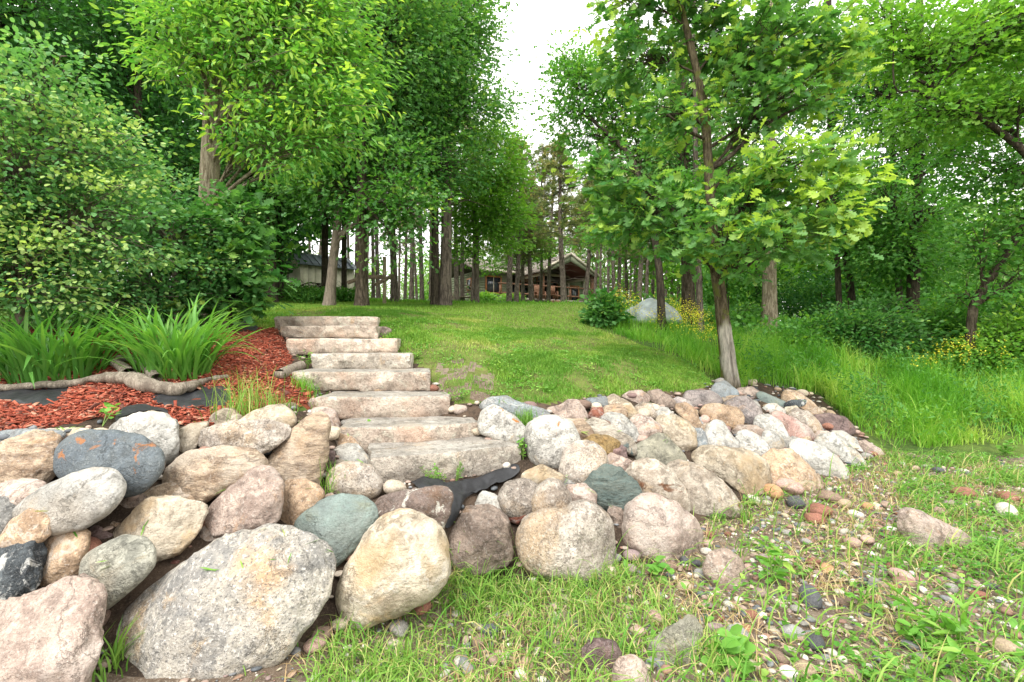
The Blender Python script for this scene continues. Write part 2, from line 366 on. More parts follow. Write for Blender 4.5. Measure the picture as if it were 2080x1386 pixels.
in_bed = inside(POLY_BED, qc[:, 0], qc[:, 1]); in_lawn = inside(POLY_LAWN, qc[:, 0], qc[:, 1]) & ~in_bed
in_bank = inside(POLY_BANK, qc[:, 0], qc[:, 1]) & ~in_bed & ~in_lawn
BX = np.array([-9.5, -4.0, 0, 1.2, 2.6, 3.6, 4.9, 5.6, 7.4, 12, 60]); BY = np.array([2.3, 2.4, 3.4, 3.6, 4.6, 5.4, 6.3, 6.2, 6.2, 6.3, 6.8])
def is_beach(x, y): return y < np.interp(x, BX, BY)
in_beach = is_beach(qc[:, 0], qc[:, 1]) & ~in_bed & ~in_lawn & ~in_bank
SOIL = pxpoly([(872, 770), (895, 738), (940, 728), (990, 748), (1015, 782), (1000, 815), (960, 824), (925, 815), (893, 795)]); in_soil = inside(SOIL, qc[:, 0], qc[:, 1]) & in_lawn & (snoise(qc[:, :2], 78, 3.2, 3) > -.02); in_lawn &= ~in_soil
for nm, mask, m in (('bare_soil', in_soil, M_BEACH), ('garden_bed_soil', in_bed, M_BEDG), ('lawn_ground', in_lawn, M_LAWNG), ('bank_soil', in_bank, M_BANK), ('beach_ground', in_beach, M_BEACH), ('woodland_ground', ~(in_bed | in_lawn | in_bank | in_beach | in_soil), M_WOODG)):
    q = quads[mask]; u, inv = np.unique(q, return_inverse=True)
    o = obj(nm, mesh_data(nm, V_ALL[u], [inv.reshape(-1, 4)], m, smooth=True)); tag(o, kind='structure')

# ------------------------------------------------------------------ rock materials
RM = {
 'cream': rock_mat('cream_stone', (.66, .58, .46), (.44, .36, .26), sp=.12, tone=(.5, .36, .2)),
 'pink': rock_mat('pink_granite', (.58, .465, .39), (.39, .29, .24), sp=.4, scale=95, tone=(.62, .54, .48)),
 'granite': rock_mat('speckled_granite', (.54, .48, .41), (.37, .31, .26), sp=.62, scale=85, tone=(.52, .38, .24)),
 'bigflat': rock_mat('coarse_granite', (.55, .50, .42), (.36, .35, .33), dark=(.09, .09, .09), light=(.78, .74, .68), sp=.75, scale=70, tone=(.58, .37, .19)),
 'tan': rock_mat('tan_stone', (.58, .45, .32), (.36, .25, .17), sp=.3, tone=(.62, .54, .44), band=3.),
 'orange': rock_mat('orange_granite', (.58, .42, .28), (.42, .29, .19), sp=.45, scale=90, tone=(.62, .52, .4)),
 'white': rock_mat('white_stone', (.66, .64, .59), (.45, .44, .40), sp=.3, scale=60, tone=(.56, .5, .42)),
 'whitespot': rock_mat('white_stone_orange_lichen', (.64, .62, .56), (.44, .42, .38), sp=.5, scale=60, patch=(.42, .17, .05), pa=.36, ps=5.5),
 'blue': rock_mat('slate_blue_stone', (.13, .155, .175), (.21, .24, .25), light=(.4, .42, .42), sp=.4, patch=(.36, .17, .08), pa=.42, ps=6.),
 'bluegrey': rock_mat('bluegrey_stone', (.25, .29, .31), (.36, .37, .36), sp=.3, tone=(.2, .22, .24)),
 'green': rock_mat('green_stone', (.24, .31, .28), (.36, .41, .37), dark=(.1, .13, .13), light=(.5, .55, .5), sp=.28, tone=(.2, .24, .23)),
 'darkgreen': rock_mat('dark_green_stone', (.11, .15, .14), (.19, .22, .19), dark=(.05, .07, .07), light=(.32, .3, .22), sp=.3, band=5.),
 'olive': rock_mat('olive_grey_stone', (.38, .36, .27), (.28, .27, .21), sp=.18, tone=(.42, .4, .33)),
 'greygreen': rock_mat('smooth_grey_green_stone', (.42, .41, .34), (.31, .31, .26), sp=.12, scale=130, tone=(.38, .32, .24)),
 'brown': rock_mat('brown_stone', (.36, .28, .225), (.23, .175, .145), light=(.6, .56, .5), sp=.4, scale=80, tone=(.42, .33, .27)),
 'brownwhite': rock_mat('brown_stone_white_crust', (.22, .16, .13), (.30, .23, .2), light=(.6, .56, .5), sp=.4, patch=(.6, .57, .5), pa=.46, ps=9.),
 'stained': rock_mat('rust_stained_stone', (.60, .53, .44), (.42, .34, .26), sp=.3, patch=(.20, .10, .055), pa=.42, ps=2.6),
 'red': rock_mat('red_stone', (.30, .115, .075), (.2, .08, .06), sp=.15),
 'purple': rock_mat('purple_brown_stone', (.27, .19, .175), (.18, .125, .12), sp=.2, tone=(.34, .25, .22)),
 'mottled': rock_mat('black_white_mottled_stone', (.13, .15, .16), (.06, .07, .08), light=(.62, .62, .6), sp=.4, patch=(.6, .6, .57), pa=.46, ps=6.),
 'grey': rock_mat('grey_stone', (.37, .36, .33), (.25, .25, .24), sp=.4, tone=(.45, .43, .39)),
 'greypink': rock_mat('grey_pink_stone', (.40, .34, .32), (.27, .24, .235), sp=.55, tone=(.46, .40, .36)),
 'yellow': rock_mat('yellow_brown_stone', (.42, .29, .12), (.3, .2, .1), sp=.15, patch=(.2, .12, .07), pa=.35, ps=5.),
 'striped': rock_mat('banded_white_green_stone', (.62, .57, .48), (.5, .42, .33), sp=.15, patch=(.17, .21, .2), pa=.46, ps=6., band=4.),
 'redwhite': rock_mat('red_white_stone', (.5, .3, .26), (.38, .26, .21), sp=.5, tone=(.6, .52, .46)),
}

def radial(pts, n=256, sm=3.2):
    """outline polygon -> centroid and smoothed radius by angle"""
    P = np.asarray(pts, float); x, y = P[:, 0], P[:, 1]; x2, y2 = np.roll(x, -1), np.roll(y, -1)
    cr = x * y2 - x2 * y; a = cr.sum() / 2; c = np.array([((x + x2) * cr).sum(), ((y + y2) * cr).sum()]) / (6 * a)
    th = np.linspace(-np.pi, np.pi, n, endpoint=False); D = np.stack([np.cos(th), np.sin(th)], 1); r = np.zeros(n)
    Q = P - c
    for i in range(len(Q)):
        p, q = Q[i], Q[(i + 1) % len(Q)]; e = q - p; den = D[:, 0] * e[1] - D[:, 1] * e[0]; den = np.where(abs(den) < 1e-9, 1e-9, den)
        t = (p[0] * e[1] - p[1] * e[0]) / den; s = (p[0] * D[:, 1] - p[1] * D[:, 0]) / den
        r = np.where((s >= -1e-6) & (s <= 1 + 1e-6) & (t > 0), np.maximum(r, t), r)
    k = np.arange(-10, 11); g = np.exp(-k ** 2 / (2 * sm ** 2)); g /= g.sum()
    r = np.convolve(np.concatenate([r[-10:], r, r[:10]]), g, 'valid')
    return c, th, r * 1.02

ROCK_SEED = [100]
def rock(mat, pts, label, ang=.35, thick=.9, dy=0.0, lean=.35, group='boulders of the stone bank', name='boulder', cat='boulder', sub=None, rough=1.0):
    ROCK_SEED[0] += 1; sd = ROCK_SEED[0]; r_ = np.random.default_rng(sd)
    P = np.asarray(pts, float); P = P.copy(); P[:, 1] = -P[:, 1]
    c, th, R = radial(P)
    R = R * (1.18 if R.mean() < 36 else 1.09 if R.mean() < 55 else .99 if R.mean() < 90 else .955)
    px, py = c[0], -c[1]; g = ray(px, py); Y = g[1] + dy; Y -= (.34 if R.mean() > 60 else .55) * R.mean() / F * Y; s = Y / F
    size = R.mean() * s
    sub = sub or (5 if R.mean() > 48 else 4 if R.mean() > 14 else 3)
    d, f = ico(sub); rr = np.hypot(d[:, 0], d[:, 1]); t = np.arctan2(d[:, 1], d[:, 0])
    p = 2.0 + .55 * (1 - ang) + .35
    den = (rr ** p + np.abs(d[:, 2]) ** p) ** (1 / p); u = rr / den; wv = d[:, 2] / den
    Rt = np.interp(t, np.concatenate([th, [np.pi]]), np.concatenate([R, R[:1]])) * s
    T = thick * size
    q = np.stack([Rt * u * np.cos(t), Rt * u * np.sin(t), T * wv], 1)
    nf = 3 + int(9 * ang)
    for _ in range(nf):                                   # flat facets on the near and far side
        n_ = norm(np.array([r_.normal() * .55, r_.normal() * .5 + .2, 1.0 if r_.random() < .75 else -1.0]))
        sup = (q @ n_).max(); cut = sup * r_.uniform(.66, .93) if ang > .2 else sup * r_.uniform(.86, .97)
        e = np.maximum(q @ n_ - cut, 0); q = q - (e * (.55 + .4 * ang))[:, None] * n_
    qn = q / size
    ns = .05 * snoise(qn, sd, .55, 2) + rough * (.026 + .026 * ang) * snoise(qn, sd + 1, 1.5, 3) + rough * .013 * snoise(qn, sd + 2, 5., 2)
    if ang > .45: ns -= .03 * np.clip(np.abs(snoise(qn * np.array([.5, 1.6, 1.0]), sd + 3, .9, 2)) - .0, 0, .12) / .12 - .02
    q = q + norm(q) * (ns * size)[:, None]
    rd = norm(np.array([(px - CX) / F, 1.0, (CY - py) / F]))
    V = np.stack([q[:, 0], q[:, 1] * lean, q[:, 1]], 1) + q[:, 2:3] * -rd
    loc = W(px, py, Y)
    o = obj(name, mesh_data(name, V, [f[:, [0, 1, 2]]], RM[mat], smooth=True), loc=loc)
    return tag(o, label, cat, group)

# ------------------------------------------------------------------ stone steps
def step(fl, fr, bl, br, zt, hb, mat, label, seed, bow=0.0, batter=.05):
    """slab from the plan corners of its top (front left, front right, back left, back right); zt top height, hb thickness"""
    r_ = np.random.default_rng(seed); nx_, ny_, nz_ = 44, 14, 10
    fl, fr, bl, br = [np.asarray(v, float)[:2] for v in (fl, fr, bl, br)]
    def P(u, v, w_):
        xy = (fl[None] * (1 - u[:, None]) + fr[None] * u[:, None]) * (1 - v[:, None]) + (bl[None] * (1 - u[:, None]) + br[None] * u[:, None]) * v[:, None]
        nrm = norm(np.array([(fr - fl)[1], -(fr - fl)[0]]))
        xy = xy + nrm[None] * ((bow * np.sin(np.pi * u)) * (1 - v))[:, None]
        return np.concatenate([xy, (zt - hb * (1 - w_))[:, None]], 1)
    lin = lambda n: (lambda t: .5 - .5 * np.cos(np.pi * t) * (0.25) - .5 * (1 - 2 * t) * .75)(np.linspace(0, 1, n))
    U, Vv, Ww = lin(nx_), lin(ny_), lin(nz_)
    idx = {}; vs = []; qs = []
    def vid(i, j, k):
        key = (i, j, k)
        if key not in idx: idx[key] = len(vs); vs.append((U[i], Vv[j], Ww[k]))
        return idx[key]
    for i in range(nx_ - 1):
        for j in range(ny_ - 1):
            qs.append((vid(i, j, nz_ - 1), vid(i + 1, j, nz_ - 1), vid(i + 1, j + 1, nz_ - 1), vid(i, j + 1, nz_ - 1)))
            qs.append((vid(i, j, 0), vid(i, j + 1, 0), vid(i + 1, j + 1, 0), vid(i + 1, j, 0)))
        for k in range(nz_ - 1):
            qs.append((vid(i, 0, k), vid(i + 1, 0, k), vid(i + 1, 0, k + 1), vid(i, 0, k + 1)))
            qs.append((vid(i, ny_ - 1, k), vid(i, ny_ - 1, k + 1), vid(i + 1, ny_ - 1, k + 1), vid(i + 1, ny_ - 1, k)))
    for j in range(ny_ - 1):
        for k in range(nz_ - 1):
            qs.append((vid(0, j, k), vid(0, j, k + 1), vid(0, j + 1, k + 1), vid(0, j + 1, k)))
            qs.append((vid(nx_ - 1, j, k), vid(nx_ - 1, j + 1, k), vid(nx_ - 1, j + 1, k + 1), vid(nx_ - 1, j, k + 1)))
    uvw = np.array(vs); p = P(uvw[:, 0], uvw[:, 1], uvw[:, 2]); c = p.mean(0); q = p - c
    L = np.linalg.norm(fr - fl); e = np.array([(fr - fl)[0], (fr - fl)[1], 0]) / L; nr = np.array([e[1], -e[0], 0.0])
    # chipped, rounded edges: pull in where two faces meet
    du = np.minimum(uvw[:, 0], 1 - uvw[:, 0]) * L; dv = np.minimum(uvw[:, 1], 1 - uvw[:, 1]) * np.linalg.norm(bl - fl); dw = np.minimum(uvw[:, 2], 1 - uvw[:, 2]) * hb
    rr = .007 + .007 * np.clip(snoise(q, seed, 1.7, 3), -1, 1)
    for a, b in ((du, dv), (du, dw), (dv, dw)):
        k = np.clip(1 - np.hypot(a, b) / np.maximum(rr, .004) / 1.4, 0, 1) * np.maximum(rr, .004)
        q = q - norm(q * np.array([.3, 1, 2.])) * (.8 * k)[:, None]
    front = np.exp(-(uvw[:, 1] * np.linalg.norm(bl - fl) / .05) ** 2)
    q = q + nr[None] * (front * (.012 * snoise(q * np.array([1, 1, 1.6]), seed + 1, 2.2, 4) + .008 * snoise(q, seed + 7, 9., 2) + batter * (uvw[:, 2] - .8) ** 2 * -1.0))[:, None]
    q[:, 2] += .005 * snoise(q[:, :2], seed + 2, 1.3, 3) * (uvw[:, 2] > .5) + .02 * snoise(q[:, :2], seed + 3, 1.4, 3) * (uvw[:, 2] < .5)
    ends = np.exp(-(du / .04) ** 2); q = q + e[None] * (np.sign(uvw[:, 0] - .5) * ends * .022 * snoise(q, seed + 4, 2.0, 3))[:, None]
    q += norm(q) * (.003 * snoise(q, seed + 5, 14., 2))[:, None]
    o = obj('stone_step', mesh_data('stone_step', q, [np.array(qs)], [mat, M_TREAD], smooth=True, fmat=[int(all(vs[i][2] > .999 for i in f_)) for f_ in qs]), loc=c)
    o.data.set_sharp_from_angle(angle=math.radians(38))
    return tag(o, label, 'stone step', 'stone steps up the bank')
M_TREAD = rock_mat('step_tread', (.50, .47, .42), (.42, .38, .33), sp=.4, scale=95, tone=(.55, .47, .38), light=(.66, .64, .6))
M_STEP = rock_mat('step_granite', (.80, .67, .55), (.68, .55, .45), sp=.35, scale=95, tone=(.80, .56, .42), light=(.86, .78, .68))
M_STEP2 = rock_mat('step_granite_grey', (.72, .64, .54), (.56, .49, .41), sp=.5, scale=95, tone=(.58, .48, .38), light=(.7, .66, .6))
STEPS = [  # (front-left px, front-right px, Y left, Y right, top back offset, thickness, material, label)
 (752, 930, 1060, 903, .52, .27, M_STEP2, 'lowest stone step, a thick grey-tan slab above the black fabric'),
 (690, 868, 978, 856, .50, .235, M_STEP, 'second stone step from the bottom, with a curved front edge'),
 (640, 806, 912, 804, .55, .225, M_STEP, 'third stone step from the bottom, long pinkish slab'),
 (583, 753, 872, 753, .55, .215, M_STEP, 'fourth stone step from the bottom, ending at a dark timber stub'),
 (632, 717, 835, 718, .55, .19, M_STEP2, 'fifth step from the bottom, shorter grey slab with a black flecked corner'),
 (582, 684, 808, 689, .55, .19, M_STEP, 'sixth step from the bottom, cracked cream slab'),
 (568, 660, 766, 662, .55, .17, M_STEP, 'seventh step from the bottom, orange-tan slab just below the top one'),
 (557, 641, 766, 645, .55, .19, M_STEP, 'topmost stone step, pale slab edged by mown lawn'),
]
for k, (xl, yl, xr, yr, dp, hb, m, lab) in enumerate(STEPS):
    zt = EYE + (CY - STEP_TOP[k]) / F * STEP_Y[k]
    if k < 3:
        Yl = (EYE - zt) * F / (yl - CY); Yr = (EYE - zt) * F / (yr - CY)
    else: Yl = Yr = STEP_Y[k]
    if k == 4: zt -= .0
    a = W(xl, yl, Yl); b = W(xr, yr, Yr); d = norm(np.array([-(b - a)[1], (b - a)[0]])) * dp
    step(a, b, a[:2] + d + np.array([.02, 0]), b[:2] + d - np.array([.08, 0]), zt, hb, m, lab, 40 + k, bow=(.05, .12, .05, .02, .02, .03, .02, .03)[k])

# ------------------------------------------------------------------ boulders of the bank, one by one
B = rock
B('pink', [(-70,1240),(0,1230),(43,1218),(98,1190),(138,1181),(165,1190),(197,1218),(207,1238),(207,1293),(203,1400),(120,1440),(-70,1440)], 'huge pinkish block in the bottom corner below the mottled black boulder', .6, .9, rough=1.3)
B('mottled', [(-30,1115),(0,1108),(43,1092),(75,1104),(87,1132),(89,1191),(71,1206),(24,1224),(0,1228),(-30,1220)], 'black and white mottled boulder resting on the huge pinkish block', .6, .8, rough=1.4)
B('orange', [(75,1092),(130,1080),(165,1090),(173,1124),(169,1155),(154,1175),(91,1187),(85,1139)], 'orange-beige granite block wedged beside the mottled black boulder', .4, .75, dy=.06)
B('greygreen', [(158,1143),(175,1125),(197,1112),(236,1096),(284,1100),(308,1122),(314,1150),(300,1172),(276,1191),(240,1222),(221,1226),(185,1206),(162,1179)], 'smooth grey-green egg-shaped boulder leaning on the large flat granite', .08, .85, dy=-.08, rough=.4)
B('bigflat', [(222,1287),(236,1252),(274,1200),(335,1158),(388,1130),(449,1104),(510,1092),(592,1096),(636,1110),(678,1134),(692,1162),(680,1197),(655,1250),(627,1286),(594,1323),(512,1356),(410,1378),(345,1380),(306,1362),(258,1330),(230,1312)], 'largest boulder, a broad flat-faced slab of coarse speckled granite', .5, .5, dy=.06, lean=.5, rough=.9)
B('cream', [(221,1096),(240,1061),(292,1013),(343,1017),(414,1025),(418,1041),(406,1076),(378,1120),(315,1139),(276,1120),(236,1112)], 'cream diamond-shaped boulder behind the grey-green egg stone', .55, .7)
B('white', [(24,1041),(47,1017),(79,990),(126,962),(169,954),(213,962),(244,986),(248,1013),(229,1041),(189,1072),(138,1080),(106,1080),(59,1061)], 'long pale egg-shaped boulder below the dark blue-grey one', .1, .8, dy=-.1, rough=.5)
B('orange', [(4,1095),(20,1061),(47,1043),(79,1045),(102,1061),(106,1080),(90,1098),(50,1112),(10,1108)], 'round orange-tan boulder under the long pale egg-shaped one', .15, .8, dy=-.06)
B('blue', [(102,915),(122,891),(158,879),(221,877),(276,891),(315,915),(337,942),(331,974),(307,998),(276,1003),(240,1000),(205,985),(150,978),(118,955)], 'dark blue-grey oblong boulder with rusty patches', .15, .8, dy=-.1, rough=.6)
B('tan', [(-20,905),(20,890),(40,880),(71,879),(102,888),(118,920),(130,955),(95,985),(40,988),(-20,988)], 'layered tan boulder next to the dark blue-grey oblong one', .6, .75, rough=1.5)
B('bluegrey', [(-40,885),(10,876),(70,875),(130,878),(110,905),(40,915),(-40,912)], 'low blue-grey rock along the mulch edge behind the layered tan boulder', .5, .8, dy=.08)
B('cream', [(60,884),(95,874),(150,872),(190,878),(160,895),(90,900)], 'flat cream rock along the mulch behind the dark blue-grey boulder', .4, .8, dy=.1)
B('pink', [(-25,992),(10,981),(51,978),(85,984),(70,1010),(35,1036),(0,1050),(-25,1045)], 'rose-pink boulder above the small grey one at the picture edge', .35, .8)
B('grey', [(-25,1015),(16,1019),(26,1041),(16,1072),(0,1092),(-25,1092)], 'small dull grey boulder below the rose-pink one at the picture edge', .3, .8)
B('white', [(221,879),(244,856),(276,844),(323,846),(347,860),(366,915),(345,938),(320,940),(276,900),(235,890)], 'large whitish boulder with a bit of black fabric lying on its top edge', .45, .75, rough=1.2)
B('cream', [(360,880),(378,866),(414,863),(410,885),(400,908),(378,917),(362,900)], 'small cream boulder between the whitish one and the angular grey-brown one', .15, .8)
B('granite', [(398,881),(449,861),(523,855),(584,867),(582,885),(527,922),(482,916),(437,912),(404,904)], 'angular grey-beige boulder with a sharp lower edge in front of the yellowish cream one', .75, .65, dy=-.05, rough=1.3)
B('cream', [(470,868),(514,836),(545,827),(566,828),(592,844),(598,861),(578,880),(520,885),(480,880)], 'yellowish cream boulder at the upper edge of the bank', .2, .75, dy=.06)
B('cream', [(425,861),(433,844),(450,835),(468,835),(486,849),(478,868),(450,878)], 'rounded beige boulder at the mulch edge beside the yellowish cream one', .12, .8, dy=.06)
B('tan', [(539,950),(548,925),(562,900),(584,873),(608,851),(641,842),(660,857),(664,922),(661,980),(645,990),(600,982),(572,972),(545,962)], 'tall upright tan boulder beside the stone steps', .3, .7, dy=-.05, lean=.5)
B('pink', [(620,850),(635,838),(655,834),(674,839),(688,861),(686,885),(664,900),(640,880)], 'rounded pinkish boulder behind the tall tan one at the foot of the third step', .12, .8, dy=.12)
B('tan', [(329,971),(339,942),(376,918),(441,910),(510,916),(535,938),(537,958),(495,990),(449,1002),(421,1020),(390,1015),(333,992)], 'brownish tan boulder with a ridge along its top', .45, .75, dy=-.06, rough=1.2)
B('pink', [(421,1057),(425,1028),(461,987),(494,959),(525,952),(546,957),(572,983),(578,1024),(565,1062),(502,1079),(445,1081)], 'pinkish-grey rounded boulder resting above the largest flat granite', .3, .8, dy=-.06)
B('tan', [(258,1045),(270,1018),(294,998),(345,982),(375,981),(402,989),(410,1022),(350,1030),(300,1035)], 'low tan boulder behind the cream diamond-shaped one', .3, .8, dy=.06)
B('orange', [(565,1060),(575,985),(612,979),(640,990),(657,1008),(640,1035),(592,1080)], 'orange-speckled wedge boulder between the pinkish-grey and the green ones', .45, .8, dy=.05)
B('green', [(588,1072),(612,1048),(644,1026),(687,1010),(731,1012),(760,1034),(770,1060),(745,1092),(712,1124),(687,1143),(650,1125),(610,1095)], 'smooth grey-green boulder tucked behind the big cream one', .25, .8, dy=.02, rough=.7)
B('cream', [(683,1187),(701,1139),(727,1099),(766,1060),(806,1047),(849,1051),(889,1073),(910,1104),(916,1143),(910,1174),(880,1209),(827,1235),(784,1250),(744,1261),(709,1252),(689,1225)], 'big rounded cream boulder standing in the grass at the foot of the bank', .22, .8, dy=-.05, rough=.9)
B('brownwhite', [(760,1022),(784,1007),(862,994),(905,993),(914,1010),(906,1038),(893,1072),(850,1062),(806,1050),(772,1048)], 'flat dark brown rock crusted with white below the lowest step', .7, .7, rough=1.2)
B('granite', [(664,978),(672,960),(690,949),(714,944),(748,951),(773,977),(771,999),(744,1012),(700,1009),(672,996)], 'speckled beige boulder beside the lowest step under a whitish one', .3, .8, dy=-.04)
B('white', [(678,930),(684,914),(700,908),(722,911),(745,930),(755,953),(714,960),(683,955)], 'small whitish boulder between two steps and the speckled beige boulder', .3, .8, dy=.0)
B('orange', [(665,900),(683,885),(709,892),(733,911),(715,922),(685,926),(668,917)], 'small orange-brown stone beside the second step', .3, .8, dy=.05)
B('purple', [(660,935),(666,918),(678,920),(681,940),(669,948)], 'little plum-coloured stone under the orange-brown one beside the steps', .2, .8)
B('brown', [(908,1104),(932,1051),(950,1034),(994,1029),(1028,1042),(1037,1060),(1040,1125),(1028,1141),(994,1158),(941,1162),(915,1143)], 'brown wedge-shaped boulder between the big cream one and the wide granite one', .5, .75, dy=-.04, rough=1.1)
B('white', [(962,1034),(980,1005),(1007,1012),(1026,1036),(1024,1055),(990,1052)], 'small pale grey stone perched behind the brown wedge-shaped boulder', .4, .8, dy=.05)
B('red', [(1032,1052),(1037,1038),(1055,1035),(1076,1038),(1075,1052),(1052,1062)], 'small brick-red stone under the speckled round boulder', .25, .8, dy=-.03)
B('granite', [(1014,1010),(1028,985),(1063,977),(1094,990),(1098,1015),(1088,1045),(1060,1050),(1028,1042)], 'round speckled grey-pink boulder beside the black fabric strip', .15, .8, dy=-.02)
B('granite', [(1085,1018),(1094,998),(1112,984),(1135,985),(1153,1008),(1157,1038),(1140,1050),(1105,1051),(1088,1042)], 'upright beige boulder with a thin pale vein', .15, .8, dy=-.05)
B('granite', [(1046,1100),(1063,1062),(1103,1044),(1152,1042),(1163,1029),(1190,1023),(1225,1036),(1247,1064),(1250,1125),(1232,1172),(1203,1187),(1147,1176),(1094,1162),(1056,1140)], 'wide grey-beige granite boulder on the grass with a humped top', .25, .75, dy=-.03)
B('pink', [(1148,1003),(1155,990),(1190,987),(1208,1005),(1207,1023),(1168,1022)], 'small pink brick-shaped stone in front of the dark green boulder', .35, .8, dy=-.08)
B('darkgreen', [(1173,983),(1190,964),(1234,951),(1265,955),(1291,986),(1302,1010),(1270,1038),(1236,1036),(1205,1014)], 'dark green boulder with diagonal streaks', .5, .8, dy=-.03, rough=1.2)
B('cream', [(1063,968),(1080,955),(1103,951),(1142,968),(1132,986),(1094,990),(1070,980)], 'flat pale cream stone above the round speckled boulder', .4, .75)
B('whitespot', [(1067,893),(1077,867),(1103,853),(1132,851),(1158,864),(1174,896),(1160,930),(1141,948),(1106,947),(1082,932)], 'large rounded white boulder with a few orange lichen spots', .12, .8, dy=-.05, rough=.6)
B('granite', [(1140,955),(1151,919),(1177,903),(1210,906),(1229,925),(1233,950),(1200,968),(1173,986),(1148,976)], 'rounded pinkish speckled boulder leaning against the white lichen-spotted one', .15, .8, dy=-.08)
B('whitespot', [(979,860),(986,841),(1005,831),(1041,847),(1067,878),(1066,895),(1041,900),(1008,890),(982,877)], 'oval white boulder with an orange lichen band at the end of the second step', .15, .75, dy=-.05, rough=.6)
B('bluegrey', [(974,833),(999,813),(1031,811),(1057,821),(1106,836),(1104,853),(1073,862),(1041,850),(1000,838)], 'long low whitish-blue rock at the lawn edge behind a grass tuft', .45, .8, dy=.08)
B('pink', [(1106,836),(1132,828),(1158,815),(1174,818),(1187,844),(1184,860),(1145,856),(1112,857)], 'angular rosy rock with a flat top at the lawn edge', .75, .8, dy=.05)
B('tan', [(1140,855),(1184,857),(1201,877),(1197,890),(1177,896),(1150,878)], 'wedge of grey-tan rock under the angular rosy one', .6, .8)
B('bluegrey', [(1179,824),(1197,812),(1229,808),(1231,825),(1212,834),(1195,842),(1182,836)], 'dark blue-grey stone at the lawn edge beside a long cream one', .4, .8, dy=.05)
B('cream', [(1229,813),(1252,806),(1278,821),(1296,844),(1288,856),(1268,848),(1240,832)], 'long cream stone slanting down from the lawn edge', .3, .75, dy=.03)
B('red', [(1194,845),(1206,831),(1223,830),(1228,847),(1203,855)], 'small terracotta stone under the dark blue-grey one', .2, .8, dy=-.03)
B('tan', [(1226,845),(1229,828),(1252,823),(1270,831),(1271,846),(1250,854)], 'tan stone next to the small terracotta one', .2, .8, dy=-.02)
B('striped', [(1182,860),(1210,854),(1232,860),(1262,880),(1284,893),(1285,915),(1270,919),(1250,901),(1206,883)], 'flat tilted rock banded white and dark green', .65, .6, dy=-.08)
B('white', [(1222,853),(1242,843),(1268,847),(1288,867),(1295,895),(1284,900),(1255,880)], 'white stone behind the banded white and green rock', .2, .8, dy=.04)
B('yellow', [(1184,900),(1203,886),(1232,888),(1255,899),(1249,912),(1232,923),(1205,911)], 'ochre-yellow stone with a brown end', .25, .8, dy=.0)
B('purple', [(1244,921),(1258,906),(1271,912),(1271,928),(1258,935)], 'small mauve stone beneath the banded rock', .25, .8)
B('olive', [(1268,932),(1297,906),(1340,885),(1358,890),(1378,916),(1394,936),(1372,940),(1349,950),(1307,947)], 'broad flat-topped olive-grey rock with a white streaked edge', .8, .7, dy=-.05)
B('pink', [(1284,856),(1301,847),(1323,851),(1341,870),(1336,882),(1306,893),(1291,880)], 'round salmon-pink stone between a white and a cream stone', .12, .8, dy=-.04)
B('cream', [(1338,870),(1346,852),(1372,849),(1398,860),(1408,877),(1406,902),(1384,912),(1360,898)], 'rounded warm cream boulder above the broad olive-grey rock', .12, .8, dy=-.04)
B('white', [(1326,842),(1333,828),(1356,831),(1370,847),(1350,854),(1334,858)], 'black-flecked white stone behind the warm cream boulder', .25, .8, dy=.02)
B('granite', [(1288,832),(1307,820),(1323,823),(1331,841),(1328,852),(1303,846)], 'pinkish speckled stone below the pale pink lawn-edge one', .2, .8, dy=.02)
B('pink', [(1264,808),(1281,797),(1304,795),(1318,808),(1311,822),(1287,823)], 'pale pink stone touching the mown lawn', .15, .8, dy=.04)
B('brown', [(1314,813),(1323,798),(1341,794),(1366,812),(1373,829),(1333,826)], 'pointed brownish-pink stone touching the lawn', .4, .8, dy=.04)
B('greypink', [(1365,816),(1380,808),(1405,818),(1406,830),(1375,829)], 'small mauve-grey stone behind the orange-streaked one', .25, .8, dy=.04)
B('greypink', [(1391,810),(1400,797),(1443,796),(1460,808),(1464,819),(1437,830),(1408,830),(1393,818)], 'long mauve-grey stone by the lawn corner near the oak', .25, .8, dy=.03)
B('orange', [(1376,836),(1382,825),(1397,823),(1415,838),(1421,866),(1415,876),(1393,861)], 'orange-brown streaked stone leaning beside the warm cream boulder', .35, .8)
B('bluegrey', [(1446,793),(1458,782),(1476,777),(1494,792),(1497,803),(1480,808),(1463,814),(1452,806)], 'dark bluish rock at the very foot of the oak trunk', .55, .8, dy=.03)
B('pink', [(1494,800),(1506,790),(1530,788),(1544,800),(1545,816),(1525,814),(1500,808)], 'round pink boulder next to the dark bluish rock by the oak', .12, .8, dy=.03)
B('orange', [(1427,841),(1437,828),(1458,825),(1497,831),(1506,847),(1502,863),(1484,871),(1465,863),(1445,861)], 'long peach-coloured boulder with tan ends', .12, .8, dy=-.06)
B('greypink', [(1476,825),(1502,812),(1523,811),(1541,831),(1545,853),(1533,869),(1510,864),(1503,845)], 'large grey-mauve boulder beside the peach-coloured one', .35, .8, dy=-.02)
B('tan', [(1462,818),(1471,807),(1497,805),(1511,812),(1485,824)], 'flat beige stone behind the peach-coloured boulder', .3, .8, dy=.06)
B('white', [(1549,833),(1562,823),(1579,823),(1593,834),(1590,844),(1567,847)], 'whitish stone among grey ones near the top of the far bank', .2, .8)
B('green', [(1541,804),(1551,798),(1575,808),(1597,819),(1588,827),(1551,823)], 'long greenish flat rock behind the grey-mauve boulder', .5, .8, dy=.03)
B('orange', [(1588,811),(1603,796),(1623,799),(1647,816),(1669,842),(1653,848),(1631,834),(1600,820)], 'large peach wedge-shaped boulder against the tall grass', .5, .75, dy=.03)
B('mottled', [(1590,822),(1610,814),(1638,812),(1632,824),(1601,829)], 'black and white rock lying on the peach wedge-shaped boulder', .5, .7, dy=-.06)
